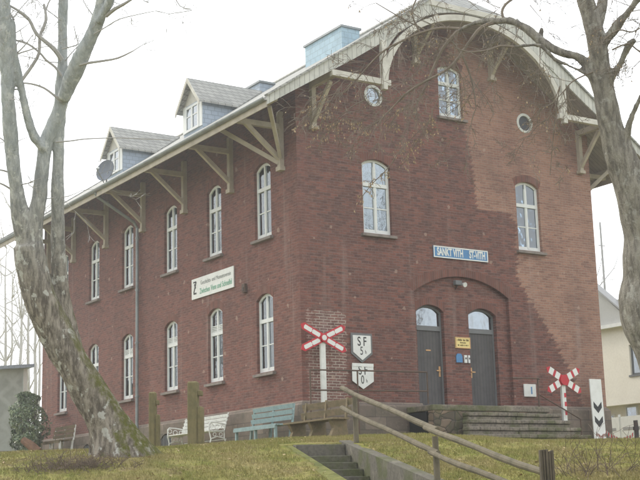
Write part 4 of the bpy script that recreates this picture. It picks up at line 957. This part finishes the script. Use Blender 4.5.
LB = [limb_px(tw, [(458, 31, 2.1), (445, 45, 1.8), (437, 60, 1.5), (430, 76, 1.2), (423, 92, .9), (415, 108, .6)], ls + .85, ls + .9),
      limb_px(tw, [(500, 21, 2.2), (482, 27, 1.9), (470, 41, 1.6), (455, 62, 1.3), (443, 72, 1.2), (428, 80, 1.1), (408, 92, 1), (392, 108, .8), (380, 120, .5)], ls + .7, ls + .5),
      limb_px(tw, [(514, 47, 1.4), (500, 46, 1.1), (488, 50, 1), (470, 52, .8), (455, 48, .6)], ls + .3, ls + .2),
      limb_px(tw, [(462, 29, 1.6), (440, 28, 1.4), (420, 33, 1.2), (400, 42, 1.1), (385, 50, 1.), (372, 62, .9), (358, 78, .7), (345, 92, .5)], ls + .85, ls + 1.3),
      limb_px(tw, [(450, 38, 1.4), (462, 55, 1.2), (470, 75, 1), (474, 92, .8), (476, 108, .5)], ls + .9, ls + .8),
      limb_px(tw, [(505, 22, 1.5), (502, 12, 1.5), (506, 4, 1.3), (516, -4, 1.2), (530, -20, 1)], ls + .7, ls + .9),
      limb_px(tw, [(420, 33, 1.), (412, 14, .9), (416, 0, .8), (425, -14, .6)], ls + 1.0, ls + 1.1),
      limb_px(tw, [(425, 30, .8), (398, 16, .6), (376, 3, .4)], ls + 1., ls + 1.2),
      limb_px(tw, [(612, 50, .9), (628, 44, .8), (640, 52, .7), (655, 60, .5)], s2, s2 - .2),
      limb_px(tw, [(593, 72, .8), (583, 76, .7), (572, 82, .6), (563, 92, .5), (552, 104, .4)], ls, ls),
      limb_px(tw, [(560, 86, .6), (556, 110, .6), (553, 140, .5), (550, 175, .4)], ls + .2, ls + .3),
      limb_px(tw, [(604, 40, .9), (618, 30, .8), (632, 32, .7), (645, 25, .5)], s2, s2 - .3)]
for u, v, s0, dx, dz, L in [(445, 45, ls + .9, -.8, -.4, .9), (430, 76, ls + .9, -.7, -.5, .8), (455, 62, ls + .6, .3, -.8, .8), (428, 80, ls + .5, -.9, -.3, 1.0), (408, 92, ls + .5, -.7, -.6, .9), (400, 42, ls + 1.1, -.7, -.5, 1.1), (372, 62, ls + 1.2, -.8, -.4, 1.0), (385, 50, ls + 1.1, -.2, -.9, 1.0), (358, 78, ls + 1.2, -.7, -.4, .9), (345, 92, ls + 1.3, -.8, -.3, .8), (470, 75, ls + .8, .3, -.9, .8), (392, 108, ls + .5, -.7, -.5, .9), (380, 120, ls + .5, -.7, -.2, .6), (488, 50, ls + .2, -.4, -.8, .7), (470, 52, ls + .2, -.8, -.3, .7), (440, 28, ls + 1., -.5, .2, .8), (520, 25, ls + .6, -.3, -.8, .8), (505, 47, ls + .3, -.3, -.7, .7), (540, 46, ls + .3, -.1, -.9, .8), (560, 86, ls + .2, -.3, -.8, .8), (563, 92, ls, .2, -.9, .7), (415, 108, ls + .9, -.4, -.7, .7), (476, 108, ls + .8, -.3, -.8, .6), (365, 100, ls + 1, -.9, -.5, 1.), (340, 80, ls + 1.3, -.8, -.6, 1.1), (325, 95, ls + 1.4, -.6, -.8, .9), (412, 14, ls + 1., .5, .6, .6), (577, -45, s2 + .4, -.8, .5, 2), (574, -110, s2 + .4, .7, .5, 2.2), (610, -25, s2 + .5, .4, .8, 1.8), (662, -30, s2 - .1, .5, .6, 2), (640, -120, s2 + .8, .2, .8, 2), (563, -250, s2 + .5, -.2, .9, 1.8), (672, 50, s2 - .2, .5, .7, 1.5), (570, -180, s2 + .5, -.8, .4, 1.8), (630, 12, s2, .7, .3, .9), (633, 42, s2, .7, .5, .4), (500, 8, ls + .7, -.6, .3, .8), (530, 5, ls + .7, .4, -.8, .6), (620, 22, s2, .8, .1, .6)]:
    branch(tw, at(u, v, s0), CR * dx + Vector((0, 0, dz)) + CF * rng.uniform(-.35, .35), L, .0065 * L + .0035, rng, 2, .35 if dz < 0 else 0, tips if v > 30 else None, 5, .28)
for P_ in LB:
    for k in range(7):
        i = rng.randint(1, len(P_) - 1); branch(tw, P_[i], CR * rng.uniform(-1, .5) + Vector((0, 0, rng.uniform(-.9, .5))) + CF * rng.uniform(-.5, .5), rng.uniform(.35, .9), .0065, rng, 3, .22, tips, 5, .3, (2, 4))
for (u, v, s0) in [(636, 8, s2), (634, 42, s2), (628, 20, s2), (640, 70, s2 - .1), (604, -10, s2 + .5), (645, 25, s2), (640, 52, s2)]:
    branch(tw, at(u, v, s0), CR * rng.uniform(-.4, 1) + Vector((0, 0, rng.uniform(-.3, .9))), rng.uniform(.6, 1.1), .008, rng, 3, .05, None, 5, .3, (2, 4))
hang_pts = []
for pts in ([(430, 120), (415, 145), (404, 163)], [(400, 150), (388, 168), (373, 183), (361, 198)], [(380, 112), (360, 122), (345, 118), (333, 128)], [(440, 95), (433, 110), (430, 120), (415, 135), (400, 150)], [(380, 120), (366, 128), (352, 120)], [(480, 80), (470, 96), (460, 112)], [(340, 86), (330, 102), (322, 122), (318, 138)], [(345, 92), (328, 96), (312, 108), (302, 124)], [(415, 108), (400, 112), (388, 128)]):
    P, Rr = resample(*px_path([(u, v, .4) for u, v in pts], ls + .9, ls + 1.), 4); tw.tube(P, Rr, 4)
    for p in P[len(P) // 3:]:
        for _ in range(2): branch(tw, p, CR * rng.uniform(-1, .6) + Vector((0, 0, rng.uniform(-.9, .2))) + CF * rng.uniform(-.5, .5), rng.uniform(.08, .2), .0035, rng, 1, .3, hang_pts, 4, .3, (1, 3))
tw.build('twigs', M['twig'], TR, ro)
lf = MB(); rl = random.Random(4)
def leaf(m, p, a, b, rnd):
    d = Vector((rnd.uniform(-.5, .5), rnd.uniform(-.5, .5), -1)).normalized(); q = Vector((rnd.uniform(-1, 1), rnd.uniform(-1, 1), rnd.uniform(-.3, .3))); q = (q - d * q.dot(d)).normalized()
    m._add([p, p + d * a * .5 + q * b, p + d * a, p + d * a * .5 - q * b], [(0, 1, 2, 3)])
for p in tips:
    if p.x < 3.5 and rl.random() < .045: leaf(lf, p, rl.uniform(.03, .055), rl.uniform(.007, .014), rl)
for p in hang_pts:
    if rl.random() < .42: leaf(lf, p, rl.uniform(.03, .06), rl.uniform(.007, .014), rl)
lf.build('dry_leaves', M['dry_leaf'], TR, ro, flip=False)

# bare woodland trees far behind, each a thing
def bare_tree(u, vb, s0, h, r, label, group, seed, mat='pale_trunk', lean=0, lev=2, nb=12):
    b = at(u, vb, s0); z = zg(b.x, b.y); e = empty('bare_tree', (b.x, b.y, z), label, 'tree', group); rg = random.Random(seed)
    pts = []; n = 8
    for i in range(n + 1): t_ = i / n; pts.append(Vector((lean * t_ * h + rg.uniform(-.08, .08), rg.uniform(-.08, .08), h * t_ - .2)))
    MB().tube(pts, [max(.02, r * (1 - .85 * i / n)) for i in range(n + 1)], 8).build('trunk', M[mat], e)
    m = MB()
    for k in range(nb):
        i = rg.randint(2, n); a = rg.uniform(0, 6.28)
        branch(m, pts[i], (math.cos(a), math.sin(a), rg.uniform(.5, 1.2)), h * rg.uniform(.14, .28), r * .3, rg, lev, 0, None, 4, .25, (3, 4), .03)
    m.build('crown', M[mat], e); return e
gl = 'bare trees behind the grey shed'
for k, (u, s0, h, r, lb) in enumerate([(2, 78, 14.5, .16, 'slender pale bare tree at the far left edge above the shed'), (9, 84, 14, .14, 'thin bare tree second from the left edge above the shed roof'), (18, 76, 15.5, .15, 'straight pale bare tree above the middle of the shed roof'), (26, 80, 15, .17, 'pale bare tree above the right end of the shed roof'), (33, 74, 14.5, .15, 'bare tree rising just behind the round evergreen bush'), (38, 82, 14, .13, 'thin bare tree seen against the far corner of the station'), (-6, 90, 16, .2, 'bare tree just outside the left edge of the view')]):
    bare_tree(u, 460, s0, h, r, lb, gl, 30 + k, lev=2, nb=16)
bare_tree(602, 440, 75, 13.5, .12, 'thin bare tree beside the right corner of the station', None, 51, 'twig_grey', nb=16)
# mast
mb_ = at(616, 440, 72); s = empty('mast', (mb_.x, mb_.y, zg(mb_.x, mb_.y)), 'slim grey mast rising behind the cream house', 'mast')
MB().tube([(0, 0, -.2), (0, 0, 14)], [.09, .05], 8).build('pole', M['mast_metal'], s); MB().tube([(-.25, 0, 12.6), (.25, 0, 12.6)], .025, 6).build('cross_arm', M['mast_metal'], s)

# ------------------------------------------------------------------ evergreen bush, log, shed
bb = at(27, 446, 46); s = empty('evergreen_bush', (bb.x, bb.y, zg(bb.x, bb.y)), 'round glossy evergreen bush at the far corner of the station', 'bush')
m = MB(); rg = random.Random(9)
for _ in range(6500):
    a = rg.uniform(0, 6.283); zz = rg.random(); rad = (.62 + .12 * math.sin(3 * a + 5 * zz)) * math.sin(math.pi * min(1, .18 + zz * .80)) ** .6 * rg.uniform(.55, 1.0) ** .5
    p = Vector((rad * math.cos(a), rad * math.sin(a), .1 + zz * 2.15)); p += Vector((noise.noise(p * 3), noise.noise(p * 3 + Vector((9, 0, 0))), 0)) * .34
    d = Vector((math.cos(a) + rg.uniform(-.7, .7), math.sin(a) + rg.uniform(-.7, .7), rg.uniform(-.6, .7))).normalized(); q = d.orthogonal().normalized(); q = Matrix.Rotation(rg.uniform(0, 6.28), 3, d) @ q; w_ = d.cross(q)
    L = rg.uniform(.035, .075); m._add([p - q * L, p + w_ * L * .45, p + q * L, p - w_ * L * .45], [(0, 1, 2, 3)])
m.build('foliage', M['evergreen_leaf'], s, flip=False)
m = MB()
for k in range(6): a = k * 1.05; m.tube([(0, 0, -.1), (.15 * math.cos(a), .15 * math.sin(a), .6), (.35 * math.cos(a), .35 * math.sin(a), 1.6)], [.05, .035, .015], 6)
m.build('stem', M['brown_stem'], s)
lb_ = at(30, 448, 44); s = empty('fallen_log', (lb_.x, lb_.y, zg(lb_.x, lb_.y)), 'short reddish brown log lying at the foot of the evergreen bush', 'log')
a_, b_ = at(23, 440, 43.5) - s.location, at(38, 453, 43.2) - s.location
MB().tube([a_, a_.lerp(b_, .5) + Vector((0, 0, .04)), b_], [.12, .16, .19], 12).build('bark', M['log_bark'], s); MB().tube([a_ - (b_ - a_).normalized() * .01, a_], [.10, .118], 12).build('cut_face', M['bench_wood'], s)
def shed_mat():
    t = NT('shed_panel'); p = t.obj(); s = t.n('SeparateXYZ', {0: p}); x, z = s.outputs[0], s.outputs[2]
    d1 = t.math('ABSOLUTE', t.math('SUBTRACT', t.math('FRACT', t.math('MULTIPLY', t.math('ADD', x, z), .9)), .5)); d2 = t.math('ABSOLUTE', t.math('SUBTRACT', t.math('FRACT', t.math('MULTIPLY', t.math('SUBTRACT', x, z), .9)), .5))
    k = t.math('MULTIPLY', t.ramp(t.math('MINIMUM', d1, d2), .05, .2), t.ramp(t.noise(p, .7, 3), .4, .55))
    c = t.mix(t.math('MULTIPLY', k, .6), (.50, .55, .52), (.33, .37, .34)); c = t.mix(t.math('MULTIPLY', t.ramp(t.noise(p, 3, 5), .4, .7), .4), c, (.30, .33, .29)); t.surf(c, .9)
shed_mat()
sc_ = at(24.5, 440, 54); s = empty('shed', (sc_.x, sc_.y, -.6), 'grey panel clad shed with low sloping roof behind the far corner of the station', 'shed')
MB().box(-7, 0, 0, 6, -.3, 3.35).build('wall', M['shed_panel'], s); MB().box(-7.02, .02, -.02, 6.02, -.3, .45).build('base', M['plinth_stone'], s)
MB().slab([(-7.4, -.35, 3.3), (.25, -.35, 4.0), (.25, 6.3, 4.0), (-7.4, 6.3, 3.3)], (0, 0, .14)).build('roof', M['cheek_slate'], s)
MB().box(-7, .0, .001, 6, 3.352, 3.40).prism([(-7, 3.38), (0, 3.38), (0, 3.98), ], 'y', .01, 5.99).build('gable', M['shed_panel'], s)
MB().box(-.12, .05, -.06, .0, -.3, 3.96).build('corner_post', M['trim_white'], s)
MB().box(-4.6, -3.5, -.05, -.0, -.2, 1.9).build('door', M['door_board'], s)

# ------------------------------------------------------------------ cream house at the right
X = 24.; H = empty('cream_house', (X + 5, 9, -1.2), 'cream rendered house with grey slate gable and white gutter right of the station', 'house'); o_ = Vector(H.location)
hw_ = MB().prism([(-1, 1.25), (15.5, 1.25), (15.5, 4.72), (-1, 4.72)], 'x', X, X + 10).build('wall', M['render_cream'])
cut(hw_, MB().box(X - .5, X + .25, 9.55, 10.72, 2.5, 3.84)); hw_.data.transform(Tm(*-o_)); hw_.parent = H
MB().prism([(10.35, 4.73), (15.6, 4.73), (15.6, 5.6), (13.4, 7.4)], 'x', X + .05, X + .35).build('gable', M['gable_slate'], H, o_)
MB().slab([(X - .1, 13.4, 7.42), (X + .42, 13.4, 7.42), (X + .42, 9.75, 4.42), (X - .1, 9.75, 4.42)], (0, 0, .09)).slab([(X - .1, 13.4, 7.42), (X + .42, 13.4, 7.42), (X + .42, 15.7, 5.6), (X - .1, 15.7, 5.6)], (0, 0, .09)).build('verge', M['mast_metal'], H, o_)
MB().slab([(X + .36, 13.4, 6.1), (X + 9.9, 13.4, 6.1), (X + 9.9, -1.2, 4.75), (X + .36, -1.2, 4.75)], (0, 0, .1)).slab([(X + .36, 13.4, 6.1), (X + 9.9, 13.4, 6.1), (X + 9.9, 15.7, 4.75), (X + .36, 15.7, 4.75)], (0, 0, .1)).build('roof', M['gable_slate'], H, o_)
MB().box(X - .3, X + 10, -1.3, 15.7, 4.70, 4.86).build('gutter', M['trim_white'], H, o_)
MB().box(X + .6, X + 9.6, -.8, 15.3, -1.3, 1.248).build('ground_floor', M['render_cream'], H, o_)
f = MB().strip([(9.55, 2.5), (10.72, 2.5), (10.72, 3.84), (9.55, 3.84)], [(9.63, 2.58), (10.64, 2.58), (10.64, 3.76), (9.63, 3.76)], 'x', X + .1, X + .16, closed=True).box(X + .1, X + .16, 10.1, 10.17, 2.58, 3.76); wf = f.build('window', M['grey_plastic'], H, o_)
MB().box(X + .12, X + .13, 9.6, 10.7, 2.55, 3.8).build('pane', M['transom_glass'], wf, o_); MB().box(X + .2, X + .21, 9.5, 10.8, 2.45, 3.9).build('room_backdrop', M['room_dark'], wf, o_)
MB().box(X - .05, X + .1, 9.45, 10.8, 2.42, 2.5).build('sill', M['grey_plastic'], wf, o_)
f = MB().strip([(11.0, -.6), (11.7, -.6), (11.7, 1.2), (11.0, 1.2)], [(11.06, -.54), (11.64, -.54), (11.64, 1.14), (11.06, 1.14)], 'x', X + .52, X + .598, closed=True); wf = f.build('window', M['trim_white'], H, o_)
MB().box(X + .55, X + .56, 11.05, 11.65, -.55, 1.15).build('pane', M['transom_glass'], wf, o_); MB().box(X + .58, X + .59, 11.05, 11.65, -.55, 1.15).build('curtain', M['curtain_cloth'], wf, o_)
f = MB().strip([(12.4, -.4), (13.2, -.4), (13.2, .9), (12.4, .9)], [(12.46, -.34), (13.14, -.34), (13.14, .84), (12.46, .84)], 'x', X + .52, X + .598, closed=True); wf = f.build('window', M['trim_white'], H, o_)
MB().box(X + .55, X + .56, 12.45, 13.15, -.35, .85).build('pane', M['transom_glass'], wf, o_); MB().box(X + .58, X + .59, 12.45, 13.15, -.35, .85).build('room_backdrop', M['room_dark'], wf, o_)
s = empty('garden_fence', (X - 2.2, 9, -1.), 'low pale panel fence in front of the cream house', 'fence')
for k in range(8): MB().box(-.03, .03, -5.5 + k * 1.5 + .03, -4.0 + k * 1.5 - .03, .02, 1.55).build('panel', M['sign_white'], s)
for k in range(9): MB().box(-.05, .05, -5.5 + k * 1.5 - .028, -5.5 + k * 1.5 + .028, -.3, 1.65).build('post', M['trim_white'], s)
for k in range(8): MB().box(-.04, -.031, -5.5 + k * 1.5 + .2, -4.0 + k * 1.5 - .2, .98, 1.10).build('slot', M['mast_metal'], s)
# garden post and warning tape
gp = at(637, 441, 31); z = zg(gp.x, gp.y); s = empty('dark_post', (gp.x, gp.y, z), 'short dark post on the grass edge in front of the cream house', 'post')
MB().tube([(0, 0, -.3), (.01, 0, .3), (0, 0, at(637, 420, 31).z - z)], [.06, .058, .055], 10).build('shaft', M['dark_iron'], s); MB().tube([(0, 0, at(637, 425, 31).z - z - .12), (0, 0, at(637, 425, 31).z - z - .04)], .075, 10).build('collar', M['dark_iron'], s)
def tape(p0, p1, label, sag):
    s = empty('barrier_tape', p0, label, 'tape'); a, b = Vector((0, 0, 0)), Vector(p1) - Vector(p0); n = 22; R_, W_ = MB(), MB()
    for i in range(n):
        def P(t_): q = a.lerp(b, t_); q.z -= sag * math.sin(math.pi * t_) + .02 * math.sin(t_ * 17); return q
        q0, q1 = P(i / n), P((i + 1) / n); h = Vector((0, .0, .045)); tw_ = Vector((0, .02 * math.sin(i), 0))
        (R_ if i % 2 else W_)._add([q0 - h + tw_, q1 - h + tw_, q1 + h, q0 + h], [(0, 1, 2, 3)])
    R_.build('red_stripes', M['tape_red'], s, flip=False); W_.build('white_stripes', M['sign_white'], s, flip=False)
tape(tuple(at(607, 432, 34)), tuple(at(636, 431, 31)), 'slack red and white warning tape strung to the dark post by the cream house', .22)
tape(tuple(at(596, 433, 36.5)), tuple(at(607, 432, 34)), 'short end of red and white warning tape crossing the foot of the chevron board', .12)

# ------------------------------------------------------------------ brush piles and weeds on the bank
def brush(u, v, s0, n, spread, L, label, seed, upk=.6):
    b = at(u, v, s0); z = zg(b.x, b.y); e = empty('brush_heap', (b.x, b.y, z), label, 'brushwood'); rg = random.Random(seed); m = MB()
    for _ in range(n):
        x, y = rg.gauss(0, spread), rg.gauss(0, spread * .5); q = CR * x; q = Vector((q.x, q.y, 0)) + Vector((CF.x, CF.y, 0)) * y
        p = Vector((q.x, q.y, zg(b.x + q.x, b.y + q.y) - z - .03)); branch(m, p, (rg.uniform(-1, 1), rg.uniform(-1, 1), rg.uniform(.15, upk)), rg.uniform(.4, 1) * L, rg.uniform(.005, .012), rg, 1, .1, None, 4, .35, (2, 4))
    m.build('stems', M['brown_stem'], e); return e
brush(72, 470, 23.4, 230, .45, .42, 'heap of brown cut twigs on the bank below the leaning tree', 61, .7)
brush(612, 476, 22.6, 34, .5, .75, 'sparse dry weeds on the bank near the lower right of the view', 62, 1.8)
for u, v, s0, n_ in ((575, 476, 22.6, 9),):
    brush(u, v, s0, n_, .18, .6, 'small tuft of dry stalks right of the dark split post', 63, 2.)

# ------------------------------------------------------------------ grass
def grass():
    rg = np.random.default_rng(5); N = 120000
    u = rg.uniform(-20, 660, N * 2); s0 = 21.2 + 13.5 * rg.random(N * 2) ** 1.2
    V, Fc = [], []; k = 0
    hx, hy = .549, .836
    cnt = 0
    for i in range(N * 2):
        t_ = (u[i] - 320) / FPX * s0[i]
        x = CP.x + hx * s0[i] + .836 * t_; y = CP.y + hy * s0[i] - .549 * t_
        if x > -.15 and y > -.15: continue
        if 3.2 < x < 9.1 and -2.7 < y: continue
        d0, d1 = x - SA.x, y - SA.y; a = d0 * SD.x + d1 * SD.y; b = d0 * SP.x + d1 * SP.y
        if -.7 < a < 11 and -.25 < b < SW + .28: continue
        cl = noise.noise(Vector((x * 1.6, y * 1.6, 0)))
        if cl < -.25 and rg.random() < .6: continue
        z = zg(x, y) - .01; h = (.030 + .045 * rg.random()) * (1 + .7 * max(0, cl)); w_ = .006 + .006 * rg.random(); an = rg.random() * 6.283
        ca, sa = math.cos(an) * w_, math.sin(an) * w_; lx, ly = (rg.random() - .5) * .07, (rg.random() - .5) * .07
        V += [(x - ca, y - sa, z), (x + ca, y + sa, z), (x + lx, y + ly, z + h)]; Fc.append((k, k + 1, k + 2)); k += 3; cnt += 1
        if cnt >= N: break
    me = bpy.data.meshes.new('grass'); me.from_pydata(V, [], Fc); me.materials.append(M['grass_blade'])
    o = bpy.data.objects.new('grass', me); COL.objects.link(o); tag(o, 'short worn grass and moss growing over the bank', 'grass', kind='stuff')
grass()

def litter():
    rg = random.Random(17); m = MB()
    for _ in range(1000):
        s0 = rg.uniform(22, 31); t_ = rg.uniform(-340, 330) / FPX * s0; x = CP.x + .549 * s0 + .836 * t_; y = CP.y + .836 * s0 - .549 * t_
        if x > -.3 and y > -.3 or (3.2 < x < 9.2 and y > -2.8): continue
        if noise.noise(Vector((x * .8, y * .8, 3))) < rg.uniform(-.5, .25): continue
        p = Vector((x, y, zg(x, y) + rg.uniform(.015, .045))); a = rg.uniform(0, 6.28); L = rg.uniform(.025, .05); d = Vector((math.cos(a), math.sin(a), rg.uniform(-.3, .5))) * L; q = Vector((-math.sin(a), math.cos(a), rg.uniform(-.3, .5))) * L * .5
        m._add([p - d, p + q, p + d, p - q], [(0, 1, 2, 3)])
    o = m.build('fallen_leaves', M['dry_leaf'], flip=False); tag(o, 'brown fallen leaves scattered over the grass bank', 'leaves', kind='stuff')
litter()
# ------------------------------------------------------------------ thin bright mist, added to imitate veiling glare
t = NT('mist_air'); v_ = t.n('VolumeScatter', {'Color': (.96, .98, 1.), 'Density': .0021, 'Anisotropy': .7}); t.t.links.new(v_.outputs[0], t.out.inputs[1])
hz = MB().box(-130, 150, -60, 160, -12, 45).build('mist', M['mist_air']); tag(hz, 'thin pale mist added over the whole place as a veil of glare', 'mist', kind='stuff')
# bare trees that the window panes mirror
for k, (x, y) in enumerate([(8, -34), (17, -37), (25, -30), (33, -39), (-22, 46), (-30, 38), (-16, 52)]):
    e = None
    if k in (0, 1, 2, 3): bt = bare_tree(0, 0, 10, 15 + k, .22, 'tall bare tree mirrored in the gable windows', 'trees across the lane', 80 + k, 'twig', nb=22)
    else: bt = bare_tree(0, 0, 10, 15 + k, .2, 'tall bare tree mirrored in the side windows', 'trees beyond the garden', 80 + k, 'twig', nb=22)
    bt.location = (x, y, zg(x, y))
# ------------------------------------------------------------------ light and sky
SUN_EL, SUN_AZ = R(37), R(-16)          # azimuth measured from +Y towards +X
w = bpy.data.worlds.new('World'); scene.world = w; w.use_nodes = True; nt = w.node_tree; nt.nodes.clear()
sky = nt.nodes.new('ShaderNodeTexSky'); sky.sky_type = 'NISHITA'; sky.sun_disc = False; sky.sun_elevation = SUN_EL; sky.sun_rotation = SUN_AZ; sky.air_density = 1.5; sky.dust_density = 4
b1 = nt.nodes.new('ShaderNodeBackground'); b1.inputs[1].default_value = .10; nt.links.new(sky.outputs[0], b1.inputs[0])
tc = nt.nodes.new('ShaderNodeTexCoord'); nz = nt.nodes.new('ShaderNodeTexNoise'); nz.inputs['Scale'].default_value = 1.6; nz.inputs['Detail'].default_value = 5; nt.links.new(tc.outputs['Generated'], nz.inputs['Vector'])
mr = nt.nodes.new('ShaderNodeMapRange'); mr.inputs[1].default_value = .3; mr.inputs[2].default_value = .7; mr.inputs[3].default_value = 1.75; mr.inputs[4].default_value = 2.1; nt.links.new(nz.outputs[0], mr.inputs[0])
b2 = nt.nodes.new('ShaderNodeBackground'); b2.inputs[0].default_value = (.95, .975, 1, 1); nt.links.new(mr.outputs[0], b2.inputs[1])
mx = nt.nodes.new('ShaderNodeMixShader'); mx.inputs[0].default_value = .9; nt.links.new(b1.outputs[0], mx.inputs[1]); nt.links.new(b2.outputs[0], mx.inputs[2])
ow = nt.nodes.new('ShaderNodeOutputWorld'); nt.links.new(mx.outputs[0], ow.inputs[0])
sl = bpy.data.lights.new('sun', 'SUN'); sl.energy = 2.4; sl.angle = R(11); sl.color = (1, .93, .80); so = bpy.data.objects.new('sun', sl); COL.objects.link(so)
sd = Vector((math.sin(SUN_AZ) * math.cos(SUN_EL), math.cos(SUN_AZ) * math.cos(SUN_EL), math.sin(SUN_EL)))
so.rotation_euler = sd.to_track_quat('Z', 'Y').to_euler()
scene.view_settings.view_transform = 'Standard'; scene.view_settings.look = 'None'; scene.view_settings.exposure = 0; scene.view_settings.gamma = 1
scene.cycles.volume_bounces = 0; scene.cycles.max_bounces = 6; scene.cycles.transparent_max_bounces = 8
